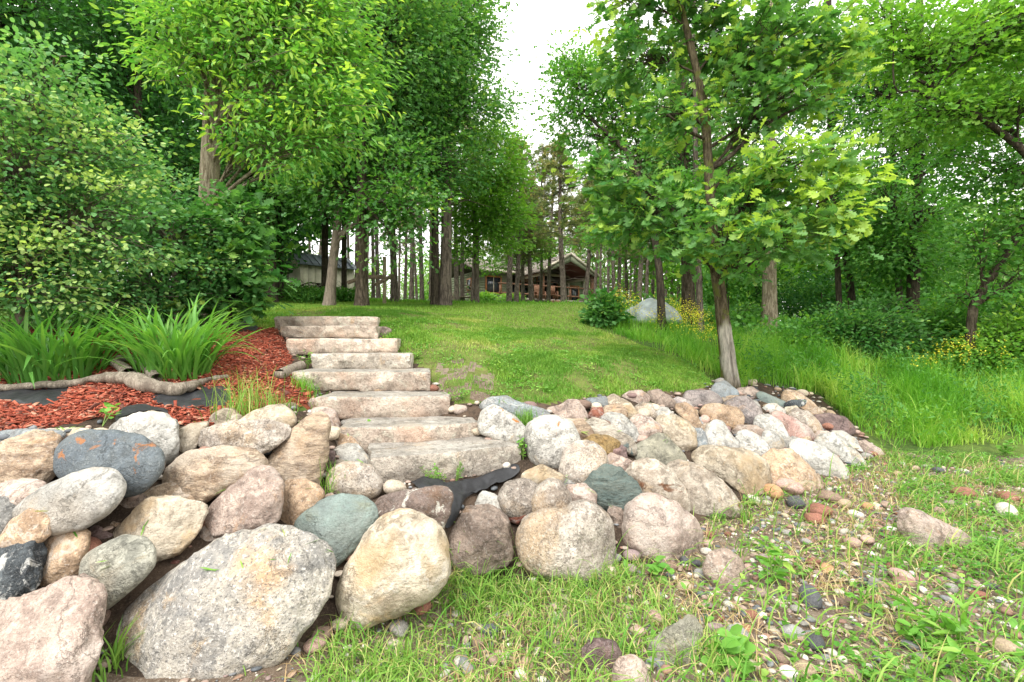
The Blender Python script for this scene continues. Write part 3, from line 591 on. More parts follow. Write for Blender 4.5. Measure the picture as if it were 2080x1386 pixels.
B('cream', [(1590,839),(1599,829),(1618,827),(1624,837),(1605,849)], 'little cream stone below the black and white rock', .15, .8, dy=-.05)
B('granite', [(1607,848),(1623,834),(1647,840),(1663,862),(1664,879),(1653,890),(1627,865)], 'beige rounded boulder beside the purplish oblong one', .2, .8, dy=-.05)
B('purple', [(1660,848),(1688,844),(1714,850),(1728,864),(1728,879),(1696,883),(1664,881)], 'purplish-brown oblong boulder against the tall grass', .15, .8)
B('redwhite', [(1569,845),(1595,842),(1621,857),(1636,866),(1653,889),(1642,893),(1599,892),(1588,868)], 'reddish boulder with a mottled grey lower face', .45, .8, dy=-.05)
B('white', [(1534,865),(1545,849),(1566,846),(1586,858),(1597,888),(1590,894),(1566,883),(1551,877)], 'domed whitish-grey boulder beside the reddish one', .12, .8, dy=-.06, rough=.6)
B('brown', [(1485,878),(1502,866),(1536,867),(1554,881),(1552,892),(1506,886),(1497,896)], 'dusky brown stone behind two white egg-shaped ones', .25, .8)
B('white', [(1432,888),(1443,868),(1458,861),(1471,865),(1484,884),(1497,903),(1486,915),(1454,909),(1434,908)], 'pear-shaped white-grey boulder with a small rusty mark', .15, .8, dy=-.05, rough=.6)
B('tan', [(1419,874),(1432,862),(1447,861),(1442,878),(1430,887)], 'tan stone peeping out behind the pear-shaped boulder', .2, .8, dy=.03)
B('bluegrey', [(1404,885),(1408,874),(1428,877),(1434,890),(1433,910),(1408,920),(1402,908)], 'blue and rust coloured stone beside the pear-shaped boulder', .4, .8)
B('bluegrey', [(1417,851),(1432,848),(1438,858),(1424,868)], 'tiny pale blue stone below the long peach boulder', .3, .8)
B('white', [(1496,903),(1506,886),(1521,879),(1540,887),(1557,905),(1561,926),(1545,932),(1504,920)], 'egg-shaped creamy white boulder above the long cream boulder', .06, .8, dy=-.06, rough=.4)
B('white', [(1549,896),(1558,882),(1573,880),(1589,892),(1592,912),(1584,922),(1560,922)], 'smaller greenish-white egg-shaped stone beside a grey block', .06, .8, dy=-.03, rough=.4)
B('grey', [(1590,893),(1612,891),(1614,912),(1594,920)], 'small grey block next to the greenish-white egg-shaped stone', .6, .8)
B('tan', [(1612,893),(1644,889),(1650,902),(1616,911)], 'yellowish tan stone behind the white veined boulder', .3, .8, dy=.04)
B('cream', [(1398,935),(1408,919),(1437,908),(1463,908),(1489,915),(1502,914),(1545,924),(1562,936),(1567,952),(1557,994),(1540,1008),(1506,1014),(1493,996),(1454,966),(1415,948)], 'long cream boulder with a tan underside in the front row of the far bank', .5, .75, dy=-.02, rough=1.1)
B('stained', [(1355,950),(1372,938),(1398,939),(1426,946),(1454,961),(1484,992),(1498,1015),(1506,1030),(1489,1050),(1441,1054),(1411,1052),(1389,1035),(1378,985)], 'large white boulder with a dark rusty brown stain', .3, .75, dy=-.06)
B('stained', [(1275,968),(1294,945),(1336,941),(1366,961),(1385,990),(1391,1034),(1356,1026),(1300,1014)], 'brown and white boulder with a rust band behind the big pink one', .5, .75, dy=-.01)
B('pink', [(1240,946),(1262,932),(1298,945),(1280,968),(1255,969)], 'pinkish granite rock squeezed behind the dark green boulder', .3, .8, dy=.04)
B('pink', [(1230,932),(1242,923),(1258,928),(1260,940),(1237,950)], 'small dusty pink stone beside the rounded pinkish speckled boulder', .15, .8)
B('orange', [(1555,933),(1577,919),(1614,919),(1634,939),(1652,959),(1657,987),(1647,1002),(1597,996),(1556,999),(1561,950)], 'orange-cream boulder with a hollow lower face', .5, .75, dy=-.03)
B('white', [(1609,920),(1618,904),(1640,898),(1670,908),(1701,927),(1720,963),(1719,977),(1673,981),(1653,963),(1634,940)], 'white veined boulder with a few grass clippings on it', .45, .75, dy=-.04)
B('white', [(1660,906),(1679,889),(1707,887),(1729,907),(1746,933),(1748,955),(1722,954),(1701,930)], 'smooth whitish boulder behind the white veined one', .12, .8, dy=-.02, rough=.6)
B('white', [(1690,882),(1722,882),(1742,894),(1757,937),(1749,945),(1735,922),(1714,892)], 'pale narrow boulder at the end of the bank', .25, .8, dy=.06)
B('pink', [(1651,889),(1666,878),(1683,879),(1694,889),(1664,903)], 'pink stone under the purplish oblong boulder', .25, .8)
B('pink', [(1748,901),(1763,898),(1787,913),(1794,923),(1774,931),(1753,922)], 'last pink stone of the bank by the grass', .3, .8)
B('tan', [(1651,970),(1666,965),(1674,989),(1657,992)], 'small tan upright stone between the orange-cream and white veined boulders', .12, .8, dy=-.03)
B('pink', [(1261,1078),(1275,1032),(1301,1016),(1340,1010),(1379,1025),(1411,1053),(1433,1088),(1425,1112),(1388,1132),(1343,1150),(1307,1132),(1268,1106)], 'big salmon-pink boulder on the gravel with a crack in its side', .3, .8, dy=-.04)
B('brown', [(1235,1043),(1242,1032),(1263,1038),(1266,1058),(1255,1077)], 'small brown-grey chip wedged between the wide granite and the salmon-pink boulders', .6, .8)
B('grey', [(1131,985),(1148,973),(1168,984),(1160,997)], 'small dark grey stone beside the pink brick-shaped one', .2, .8)
B('purple', [(150,1083),(190,1077),(225,1090),(205,1115),(175,1130),(165,1098)], 'rosy stone showing between the orange block and the cream diamond boulder', .3, .7, dy=.08)
B('brown', [(205,1045),(222,1018),(262,1008),(290,1015),(250,1050),(215,1060)], 'dark reddish-brown stone in the gap below the blue-grey boulder', .4, .7, dy=.1)
B('orange', [(205,1075),(225,1062),(245,1068),(230,1090)], 'little orange stone in the gap beside the cream diamond boulder', .3, .8, dy=.05)
B('brown', [(385,1110),(405,1070),(430,1055),(455,1085),(430,1105),(395,1125)], 'brown stone in the shadowy gap above the largest flat granite', .5, .7, dy=.08)
B('red', [(312,1162),(330,1145),(362,1142),(345,1162),(318,1178)], 'rust-coloured sliver of stone above the grey-green egg', .4, .7, dy=.06)
B('purple', [(196,1240),(212,1216),(238,1222),(240,1250),(215,1265)], 'dark plum stone under the grey-green egg stone', .3, .7, dy=.1)
B('brown', [(655,1012),(672,1004),(690,1016),(678,1030)], 'brown stone in the gap above the smooth green boulder', .4, .8)
B('red', [(782,1003),(792,985),(806,990),(806,1004)], 'small russet stone at the foot of the lowest step', .3, .8)
B('tan', [(415,657),(428,646),(450,642),(468,656),(462,672),(430,676)], 'tan rock beside the daylilies near the top of the mulch bed', .5, .8)
B('brown', [(747,690),(757,669),(775,666),(792,670),(786,690)], 'dark brown rock at the end of the seventh step', .55, .8)
B('red', [(603,778),(612,766),(626,772),(624,786)], 'small pinkish brown stone beside the fifth step', .2, .8)
B('pink', [(622,828),(630,812),(645,810),(650,826),(636,832)], 'small rosy stone in the weeds beside the fourth step', .2, .8)
B('pink', [(914,832),(926,823),(945,826),(948,834),(930,840)], 'flat pinkish stone by the third step on the lawn side', .3, .8)
# fill stones wedged between them
FC = {'cream': 'cream', 'brown': 'dark brown', 'pink': 'pinkish', 'tan': 'tan', 'granite': 'speckled beige', 'grey': 'grey', 'red': 'rusty red', 'purple': 'plum-brown'}
# loose stones on the beach
G2 = 'loose boulders lying on the beach'
B('pink', [(1825,1071),(1836,1048),(1859,1039),(1886,1046),(1928,1067),(1969,1085),(1990,1113),(1969,1131),(1928,1140),(1896,1140),(1845,1117)], 'lone pinkish boulder lying in the grassy gravel away from the bank', .45, .75, group=G2)
B('brown', [(1432,1156),(1446,1131),(1478,1124),(1506,1140),(1518,1172),(1508,1200),(1460,1198),(1439,1178)], 'small round pink-brown boulder on the gravel in front of the salmon-pink one', .15, .8, group=G2)
B('olive', [(1314,1322),(1336,1300),(1375,1280),(1404,1262),(1425,1264),(1428,1292),(1414,1338),(1394,1359),(1367,1352),(1326,1339)], 'triangular yellow-grey stone standing on its edge in the gravel', .7, .7, group=G2)
B('purple', [(1188,1325),(1205,1310),(1224,1306),(1248,1312),(1257,1330),(1245,1366),(1215,1369),(1190,1354)], 'purple-brown stone in the grass near the triangular one', .2, .7, group=G2)
B('pink', [(1246,1365),(1261,1346),(1290,1342),(1311,1355),(1320,1386),(1300,1412),(1250,1412)], 'pinkish stone at the bottom edge below the triangular one', .2, .8, group=G2)

# ------------------------------------------------------------------ house
M_SIDING = plain_mat('olive_siding', (.20, .225, .145), .75, .12, 3., .0)
M_TRIM = plain_mat('cream_trim', (.55, .50, .40), .6, .1)
M_WOODTRIM = plain_mat('orange_wood_trim', (.36, .15, .06), .6, .2)
M_DECK = plain_mat('brown_deck_wood', (.22, .115, .07), .75, .25, 8.)
M_SOFFIT = plain_mat('redwood_ceiling', (.13, .045, .03), .55, .25, 8.)
M_SHINGLE = plain_mat('grey_brown_shingles', (.19, .165, .14), .9, .3, 9., .01)
M_GLASS, _nt, _b = new_mat('dark_window_glass'); _b.inputs['Base Color'].default_value = (.03, .04, .05, 1); _b.inputs['Roughness'].default_value = .05; _b.inputs['Specular IOR Level'].default_value = .8
M_GREYWOOD = plain_mat('grey_deck_skirt', (.27, .24, .2), .85, .2)

HX, HY, HZ = -2.65, 36.0, 4.0
house = empty('house', (HX, HY, HZ), math.radians(29))
tag(house, 'olive-green lodge house with a big gabled porch, seen through the pines beyond the lawn crest', 'house')
def siding(x0, x1, z0, z1, y, parent=house, axis='x', name='wall'):
    b = MB(); hgt = .2; z = z0
    while z < z1 - .01:
        zz = min(z + hgt, z1)
        if axis == 'x': b.prism([(x0, y, z), (x1, y, z), (x1, y - .028, z), (x0, y - .028, z)], (0, .024, zz - z))
        else: b.prism([(y, x0, z), (y - .028, x0, z), (y - .028, x1, z), (y, x1, z)], (.024, 0, zz - z))
        z = zz
    return b.build(name, M_SIDING, parent)
siding(0, 2.9, 0, 2.95, 0); siding(2.9, 8.6, 0, 4.3, 1.6); siding(8.6, 10.3, 0, 2.9, 0.2)
siding(0, 9.5, 0, 2.95, 0, axis='y')
MB().box(.02, 2.88, .04, 9.5, 0, 2.95).box(2.92, 8.58, 1.64, 9.5, 0, 4.25).box(8.62, 10.3, .24, 9.5, 0, 2.9).build('wall', M_SIDING, house)
for x, y, h in ((-.03, -.06, 2.95), (2.9, -.06, 2.95), (8.62, .1, 2.9), (10.25, .1, 2.9)): MB().box(x, x + .13, y, y + .13, 0, h).build('corner_board', M_TRIM, house)
def roof(pts, th=.16):
    MB().prism(pts, (0, 0, th)).build('roof', M_SHINGLE, house)
roof([(-.6, -.6, 2.9), (8.3, -.6, 2.9), (8.3, 4.6, 4.6), (-.6, 4.6, 4.6)]); roof([(-.6, 4.6, 4.6), (10.9, 4.6, 4.6), (10.9, 10.1, 2.9), (-.6, 10.1, 2.9)])
roof([(8.2, -.4, 2.86), (10.9, -.4, 2.86), (10.9, 4.58, 4.55), (8.2, 4.58, 4.55)])
MB().box(-.62, 8.3, -.66, -.6, 2.84, 3.04).box(8.31, 10.92, -.46, -.4, 2.8, 3.0).build('fascia', M_TRIM, house)
# gabled porch
PX, PZ, PW, PY = 6.2, 4.15, 2.75, -3.6
for sgn in (-1, 1):
    MB().prism([(PX, PY, PZ), (PX + sgn * PW, PY, PZ - 1.55), (PX + sgn * PW, 4.0, PZ - 1.55), (PX, 4.0, PZ)], (0, 0, .15)).build('porch_roof', M_SHINGLE, house)
    MB().prism([(PX, PY + .1, PZ - .06), (PX + sgn * (PW - .1), PY + .1, PZ - 1.56), (PX + sgn * (PW - .1), 1.5, PZ - 1.56), (PX, 1.5, PZ - .06)], (0, 0, -.05)).build('porch_ceiling', M_SOFFIT, house)
    MB().prism([(PX, PY - .03, PZ + .17), (PX + sgn * (PW + .05), PY - .03, PZ - 1.42), (PX + sgn * (PW + .05), PY - .03, PZ - 1.62), (PX, PY - .03, PZ - .06)], (0, -.05, 0)).build('barge_board', M_TRIM, house)
    MB().prism([(PX, PY + .02, PZ - .08), (PX + sgn * (PW - .25), PY + .02, PZ - 1.5), (PX + sgn * (PW - .35), PY + .02, PZ - 1.62), (PX, PY + .02, PZ - .55)], (0, -.04, 0)).build('gable_panel', M_SIDING, house)
    MB().box(PX + sgn * 2.35 - .12, PX + sgn * 2.35 + .12, PY + .25, PY + .49, .6, PZ - 1.5).build('porch_post', M_DECK, house)
    MB().box(PX + sgn * 2.35 - .07, PX + sgn * 2.35 + .07, PY + .5, 1.5, PZ - 1.7, PZ - 1.5).build('beam', M_TRIM, house)
def window(x0, x1, z0, z1, y, bars=()):
    f = MB(); t = .11
    f.box(x0 - t, x0, y - .07, y, z0 - t, z1 + t).box(x1, x1 + t, y - .07, y, z0 - t, z1 + t).box(x0, x1, y - .07, y, z1, z1 + t).box(x0, x1, y - .08, y, z0 - t, z0)
    wd = f.build('window', M_WOODTRIM, house)
    MB().box(x0, x1, y - .02, y, z0, z1).build('pane', M_GLASS, wd)
    for bx in bars: MB().box(bx - .03, bx + .03, y - .05, y - .021, z0, z1).build('mullion', M_TRIM, wd)
window(.75, 1.95, 1.3, 2.5, -.03, (1.35,)); window(3.3, 4.3, .8, 2.6, 1.57); window(4.6, 5.9, 1.0, 2.5, 1.57, (5.03, 5.47)); window(4.7, 5.9, 2.75, 3.3, 1.57, (5.3,))
window(6.4, 7.5, .75, 2.6, 1.57, (6.95,)); window(6.4, 7.5, 2.75, 3.5, 1.57); window(8.95, 9.7, .8, 2.2, .17); window(-.0 + 0, .001, 0, .001, 40) if False else None
_w = MB().box(-.09, -.03, 1.0, 1.9, 1.5, 2.5).build('window', M_WOODTRIM, house); MB().box(-.10, -.091, 1.1, 1.8, 1.6, 2.4).build('pane', M_GLASS, _w)
_d = MB().box(7.7, 7.78, 1.5, 1.57, .6, 2.7).box(8.42, 8.5, 1.5, 1.57, .6, 2.7).box(7.78, 8.42, 1.5, 1.57, 2.62, 2.7).build('door', M_WOODTRIM, house); MB().box(7.78, 8.42, 1.54, 1.57, .6, 2.62).build('pane', M_GLASS, _d)
MB().box(-.1, 10.6, -3.8, -.06, .42, .6).build('deck_floor', M_GREYWOOD, house)
MB().box(0.1, 10.4, -3.7, -3.62, -.2, .42).build('deck_skirt', M_GREYWOOD, house)
for i in range(8):
    x = -.05 + i * 1.5; MB().box(x, x + .1, -3.8, -3.7, .6, 1.55).build('railing_post', M_DECK, house)
MB().box(-.1, 10.6, -3.84, -3.68, 1.52, 1.6).build('handrail', M_DECK, house); MB().box(-.1, 10.6, -3.79, -3.73, .85, .95).build('handrail', M_DECK, house)
for i in range(3): MB().box(4.2, 5.6, -4.2 - i * .3, -3.85 - i * .3 + .02, .1 - .02, .5 - i * .15).build('deck_stair', M_DECK, house)
def sloped_chair(x, rz, lab):
    r = empty('deck_chair', W(x, 606, 33.6)[:2].tolist() + [4.45], rz); tag(r, lab, 'chair', 'wooden chairs on the deck')
    b = MB()
    for i in range(5): b.box(-.28 + i * .115, -.18 + i * .115, 0.25, .3, .35, 1.05)
    M_WOODTRIM_ = M_DECK; MB().box(-.3, .3, -.3, .28, .33, .38).build('seat', M_WOODTRIM_, r)
    for i in range(5): MB().box(-.28 + i * .115, -.18 + i * .115, .25, .29, .38, 1.05).build('slat', M_DECK, r)
    for sx in (-.33, .3):
        MB().box(sx, sx + .06, -.3, .3, .55, .6).build('armrest', M_DECK, r); MB().box(sx, sx + .06, -.3, -.24, 0, .55).build('leg', M_DECK, r); MB().box(sx, sx + .06, .22, .28, 0, .55).build('leg', M_DECK, r)
sloped_chair(1096, .5, 'brown slatted chair on the deck between two pine trunks'); sloped_chair(1122, .2, 'brown slatted chair on the deck beside the porch door')
# twig bench by the house wall
tb = empty('twig_bench', W(945, 616, 24), .3); tb.location.z = float(H(tb.location.x, tb.location.y)) + .05; tag(tb, 'rustic bentwood bench standing at the olive wall among pine trunks', 'bench')
M_TWIG = plain_mat('grey_twigs', (.28, .22, .17), .9, .3)
MB().box(-.7, .7, -.25, .25, .42, .46).build('seat', M_TWIG, tb)
for sx in (-.65, .62):
    for sy in (-.22, .2): MB().bar((sx, sy, 0), (sx, sy, .45), .05).build('leg', M_TWIG, tb)
_b2 = MB()
for k in range(3): _b2.tube(curve_pts([(-.65 + .12 * k, .22, .45), (-.4, .22, .95 - .15 * k), (0, .22, 1.1 - .18 * k), (.4, .22, .95 - .15 * k), (.65 - .12 * k, .22, .45)], 12), .025, 5)
_b2.build('backrest', M_TWIG, tb)

# ------------------------------------------------------------------ shed, bench, post, tarp
M_SHEDW = plain_mat('shed_siding', (.64, .60, .48), .8, .12, 4.)
M_SHEDR = plain_mat('blue_grey_metal', (.17, .20, .24), .45, .15, 3., 0, .5)
M_OLDWOOD = plain_mat('weathered_timber', (.22, .17, .12), .9, .35, 10., .01)
M_PALEPOST = plain_mat('pale_timber', (.36, .31, .2), .85, .2, 8.)
M_DARKW = plain_mat('dark_slats', (.05, .04, .035), .8, .2)
sl = W(611, 605, 20.0); shed = empty('garden_shed', (sl[0], sl[1], 2.95), math.radians(40))
tag(shed, 'beige garden shed with a ribbed blue-grey metal roof behind the oak trunks', 'shed')
for i in range(8): MB().box(i * .29 + .006, i * .29 + .284, -.02, .0, 0, 1.9).build('panel', M_SHEDW, shed)
MB().box(.0, 2.32, .001, 2.0, 0, 1.88).build('wall', M_SHEDW, shed)
_sw = MB().box(-.03, -.001, 0, 2.0, 0, 1.88); _sw.prism([(-.03, 0, 1.88), (-.03, 2.0, 1.88), (-.03, 1.0, 2.42), (-.03, .999, 2.42)], (.028, 0, 0)); _sw.build('side_wall', M_SHEDW, shed)
MB().box(-.06, .06, -.06, -.02, 0, 1.9).build('corner_board', M_TRIM, shed)
for a, bq in (((-.15, -.2, 1.80), (-.15, 1.0, 2.45)), ((-.15, 1.0, 2.45), (-.15, 2.2, 1.80))):
    MB().prism([a, (2.45, a[1], a[2]), (2.45, bq[1], bq[2]), bq], (0, 0, .04)).build('roof', M_SHEDR, shed)
for i in range(9): MB().bar((-.12 + i * .29, -.21, 1.86), (-.12 + i * .29, 1.0, 2.512), .035, .05).build('roof_rib', M_SHEDR, shed)
bn = empty('slatted_bench', W(594, 600, 19.6), math.radians(-40)); bn.location.z = 3.0; tag(bn, 'dark slatted bench against the end of the beige shed', 'bench')
MB().box(-.3, .3, -.3, .0, .38, .43).build('seat', M_DARKW, bn)
for k in range(3): MB().box(-.3, .3, .02, .06, .5 + k * .13, .59 + k * .13).build('slat', M_DARKW, bn)
for sx in (-.3, .26):
    MB().box(sx, sx + .04, -.28, -.24, 0, .38).build('leg', M_DARKW, bn); MB().box(sx, sx + .04, .0, .04, 0, .86).build('leg', M_DARKW, bn)
pb = W(781, 618, 13.2); tf = empty('timber_post', (pb[0], pb[1], float(H(pb[0], pb[1])) - .1), 0); tag(tf, 'slim weathered post carrying crossed timber beams between oak and pines', 'post')
def rel(px, py, Y): return W(px, py, Y) - np.array(tf.location)
MB().bar((0, 0, 0), rel(781, 522, 13.2), .085).build('post', M_PALEPOST, tf)
MB().bar(rel(733, 563, 13.1), rel(781, 563, 13.1), .05, .11).build('beam', M_OLDWOOD, tf); MB().bar(rel(762, 579, 12.7), rel(799, 559, 13.6), .05, .1).build('beam', M_OLDWOOD, tf); MB().bar(rel(706, 575, 12.7), rel(734, 564, 13.0), .05, .1).build('beam', M_OLDWOOD, tf)
M_TARP = plain_mat('grey_translucent_tarp', (.30, .345, .34), .5, .25, 5., .012, .4)
tg = ray(1325, 655)
d, f = ico(4); q = d[d[:, 2] > -2].copy(); rr = .62 + .10 * np.abs(np.sin(2.5 * np.arctan2(d[:, 1], d[:, 0]) + .4)); q[:, :2] *= rr[:, None]; q[:, 2] = np.clip(q[:, 2], -.2, 1) * .48
q[:, 2] *= .75 + .25 * (1 - np.clip(np.hypot(d[:, 0], d[:, 1]), 0, 1)) * 1.6; q += .03 * snoise(d, 9, 1.4, 3)[:, None] * d
tag(obj('tarp', mesh_data('tarp', q * np.array([1.0, .9, 1]), [f], M_TARP, smooth=False), loc=(tg[0], 10.9, float(H(tg[0], 10.9)) + .02)), 'pale grey tarp tented over a low heap in the yellow-flowered weeds', 'tarp')

# ------------------------------------------------------------------ leaves
def fold(half, z=.16, droop=.12):
    """leaf blade from one half outline [(x, y)...] base..tip; two mirrored halves folded along the midrib"""
    h = np.array(half, float); n = len(h); L = np.stack([h[:, 0], h[:, 1], z * h[:, 1] - droop * h[:, 0] ** 2], 1); R = L * np.array([1, -1, 1])
    V = np.vstack([L, R[1:-1]]); idxR = [0] + list(range(n, n + n - 2)) + [n - 1]
    return V, [np.array([list(range(n))[::-1]]), np.array([idxR])]
OVAL = fold([(0, 0), (.28, .27), (.68, .27), (1, 0)])
ROUND = fold([(0, 0), (.18, .26), (.5, .36), (.82, .24), (1, 0)], .22)
NARROW = fold([(0, 0), (.3, .16), (.65, .13), (1, 0)], .3, .25)
OAK = fold([(0, 0), (.20, .035), (.30, .22), (.40, .07), (.52, .34), (.63, .10), (.76, .40), (.84, .20), (.95, .22), (1, 0)], .2, .15)
OAKS = fold([(0, 0), (.3, .25), (.44, .07), (.68, .38), (.88, .2), (1, 0)], .2, .15)
def leaves_mesh(name, tmpl, P, X, size, rg, mat, tint, up=.9, wid=1.0):
    """place copies of a leaf template; P base points, X pointing directions"""
    V0, F0 = tmpl; n = len(P); k = len(V0)
    X = norm(X); up_ = np.array([0, 0, 1.0]) * up + rg.normal(size=(n, 3)) * .55
    Y = norm(np.cross(up_, X)); Z = np.cross(X, Y); s = (size * rg.uniform(.65, 1.25, n))[:, None, None]
    V = (V0[None, :, 0:1] * X[:, None] + V0[None, :, 1:2] * Y[:, None] * wid + V0[None, :, 2:3] * Z[:, None]) * s + P[:, None]
    off = (np.arange(n) * k)[:, None, None]
    Fs = [(f[None] + off).reshape(-1, f.shape[1]) for f in F0]
    return mesh_data(name, V.reshape(-1, 3), Fs, mat, {'tint': np.repeat(np.clip(tint, 0, 1), k)})

LM = {
 'oak': leaf_mat('oak_leaf', (.04, .15, .03), (.12, .29, .07), (.36, .52, .09), .44),
 'ash': leaf_mat('ash_leaf', (.06, .22, .03), (.17, .39, .07), (.38, .57, .10), .45),
 'round': leaf_mat('shrub_leaf', (.06, .20, .055), (.15, .35, .11), (.40, .54, .18), .42),
 'dark': leaf_mat('deep_green_leaf', (.03, .11, .03), (.065, .21, .045), (.16, .34, .06), .42),
 'mid': leaf_mat('mid_green_leaf', (.05, .17, .03), (.11, .30, .05), (.24, .43, .06), .44),
 'light': leaf_mat('light_green_leaf', (.09, .25, .035), (.18, .38, .05), (.32, .5, .08), .45),
 'pine': leaf_mat('pine_needles', (.09, .15, .045), (.20, .26, .075), (.42, .36, .15), .3),
 'far': leaf_mat('pale_far_leaf', (.10, .22, .05), (.19, .33, .08), (.36, .42, .14), .40),
}
BM = {
 'oak': bark_mat('oak_bark', (.05, .04, .028), (.16, .13, .095), (.11, .11, .045), .38),
 'oakbare': bark_mat('oak_bark_with_bare_wood', (.07, .055, .035), (.20, .165, .105), (.15, .16, .045), .52, extra=(.62, .57, .49)),
 'ash': bark_mat('ash_bark', (.19, .155, .10), (.44, .38, .28), (.19, .21, .06), .42),
 'dark': bark_mat('dark_bark', (.04, .034, .026), (.11, .09, .065), (.09, .10, .04), .35),
 'pale': bark_mat('pale_bark', (.22, .18, .14), (.36, .30, .24)),
 'pine': bark_mat('pine_bark', (.085, .07, .058), (.26, .215, .175)),
}

def tree(name, label, cat, path, rad, blobs, tmpl, lm, bm, ncl, nl, ls, cr, seed, group=None, bright=.45, sides=10, flare=1.5, young=.0, limb=.45, base=None, up=.9, hang=-.25, trunk_attr=None, limbs=(), wid=1.0, ros=0.0):
    rg = np.random.default_rng(seed); path = np.array(path, float); b0 = path[0].copy() if base is None else np.array(base, float)
    root = empty(name, b0); tag(root, label, cat, group)
    P = curve_pts(path - b0, 26); L = np.linspace(0, 1, 26); R = np.interp(L, np.linspace(0, 1, len(rad)), rad)
    hh = P[:, 2] - P[0, 2]; R = R * (1 + (flare - 1) * np.exp(-np.maximum(hh, 0) / (rad[0] * 2.2)))
    mb = MB()
    if trunk_attr is None: mb.tube(P, R, sides)
    cen = []; dirs = []; tone = []
    for lp, lr in limbs:
        mb.tube(curve_pts(np.array(lp, float) - b0, 14), np.linspace(lr, lr * .3, 14), 7)
    tot = sum(b[3] * b[4] * b[5] for b in blobs)
    for b in blobs:
        c = np.array(b[:3]) - b0; rr = np.array(b[3:6]); wgt = np.prod(rr); n = max(4, int(ncl * wgt / tot))
        dz = np.hypot(*(c[:2])) ; zt = np.clip(c[2] - .35 * max(rr[0], rr[1]) - .4 * np.hypot(c[0] - P[-1, 0], c[1] - P[-1, 1]), P[:, 2].min() + .25 * np.ptp(P[:, 2]), P[:, 2].max() * .97)
        i = int(np.argmin(abs(P[:, 2] - zt))); S = P[i]; r0 = R[i] * limb
        mid = .5 * (S + c) + np.array([0, 0, .12 * np.linalg.norm(c - S)]) + rg.normal(size=3) * .06 * np.linalg.norm(c - S)
        LP = curve_pts([S, mid, c], 12); mb.tube(LP, np.linspace(r0, max(.008, r0 * .2), 12), 6)
        u = norm(rg.normal(size=(n, 3))); ra = rg.uniform(.12, 1, n) ** .45
        ra *= 1 + .36 * snoise(u, seed + 5, .6, 3)
        cc = c + u * ra[:, None] * rr
        for k in range(n):
            t = rg.uniform(.25, 1); a = LP[int(t * 11)]; v = cc[k] - a; m_ = a + v * .5 + rg.normal(size=3) * .1 * np.linalg.norm(v) + np.array([0, 0, .06 * np.linalg.norm(v)])
            mb.tube(np.array([a, .6 * m_ + .2 * a + .2 * cc[k], m_, cc[k]]), np.linspace(max(.006, r0 * .22), .004, 4), 3)
        cen.append(cc); dirs.append(norm(cc - S) * .6 + u * .5); tone.append((b[6] if len(b) > 6 else 0.0) + rg.normal(0, .13, n) + young * np.clip(ra - .8, 0, 1) * 2.0 + .05 * u[:, 2])
    cen = np.vstack(cen); dirs = np.vstack(dirs); tone = np.concatenate(tone); m = len(cen)
    k = nl; C = np.repeat(cen, k, 0); D = np.repeat(dirs, k, 0); g = rg.normal(size=(m * k, 3)) * cr * np.array([1.15, 1.15, .42])
    Pl = C + g; X = norm(D * .6 + norm(g) * .9 + rg.normal(size=g.shape) * .35 + np.array([0, 0, hang]))
    if ros: sel = rg.random(m * k) < ros; Pl = np.where(sel[:, None], C + g * .22, Pl); X = np.where(sel[:, None], norm(D * .45 + norm(rg.normal(size=g.shape) * np.array([1, 1, .45])) + np.array([0, 0, hang * .5])), X)
    tint = bright + np.repeat(tone, k) + rg.normal(0, .12, m * k)
    if trunk_attr is None: mb.build('trunk', BM[bm], root, smooth=True)
    else:
        trunk_attr(root, P, R); mb.build('limbs', BM[bm], root, smooth=True)
    o = obj('crown', leaves_mesh('crown', tmpl, Pl, X, ls, rg, LM[lm], tint, up, wid), root)
    return root

def blob(px, py, Y, rx, rz, ry=None, wgt=None):
    """crown lobe from picture position; rx, rz radii in photograph pixels, depth radius ry in metres"""
    c = W(px, py, Y); a = rx / F * Y; b = rz / F * Y; r = (c[0], c[1], c[2], a, ry or .8 * min(a, b), b)
    return r if wgt is None else r + (wgt,)
def trunk_px(pts, Y):
    """trunk path; first point is dropped to the ground"""
    out = []
    for p in pts:
        y = p[2] if len(p) > 2 else Y; out.append(W(p[0], p[1], y))
    out[0][2] = float(H(out[0][0], out[0][1])) - .08
    return out

# --- near shrubs and trees on the mulch side
tree('round_leaf_shrub', 'large pale-tipped shrub with round leaves filling the picture edge above the first daylilies', 'shrub', trunk_px([(40, 640), (50, 500), (60, 400)], 4.5), [.05, .03, .02],
     [blob(30, 560, 4.5, 190, 110, .5), blob(150, 460, 4.6, 190, 120, .5), blob(10, 330, 4.2, 170, 110, .45), blob(170, 300, 4.7, 130, 100, .45), blob(40, 190, 4.1, 110, 80, .35), blob(110, 120, 4.2, 70, 45, .3), blob(-120, 420, 4.3, 160, 220, .5)],
     ROUND, 'round', 'pale', 860, 32, .046, .11, 11, bright=.52, young=.5, limb=.6)
tree('round_leaf_shrub', 'lower round-leaved shrub spreading behind the brighter daylilies', 'shrub', trunk_px([(360, 640), (355, 540), (350, 470)], 5.6), [.04, .03, .02],
     [blob(300, 570, 5.6, 150, 80, .5), blob(340, 470, 5.7, 140, 80, .5), blob(240, 400, 5.8, 130, 80, .5), blob(410, 560, 5.8, 80, 60, .4), blob(200, 620, 5.3, 170, 55, .4)],
     ROUND, 'round', 'pale', 500, 32, .05, .13, 12, bright=.34, young=.35, limb=.6)
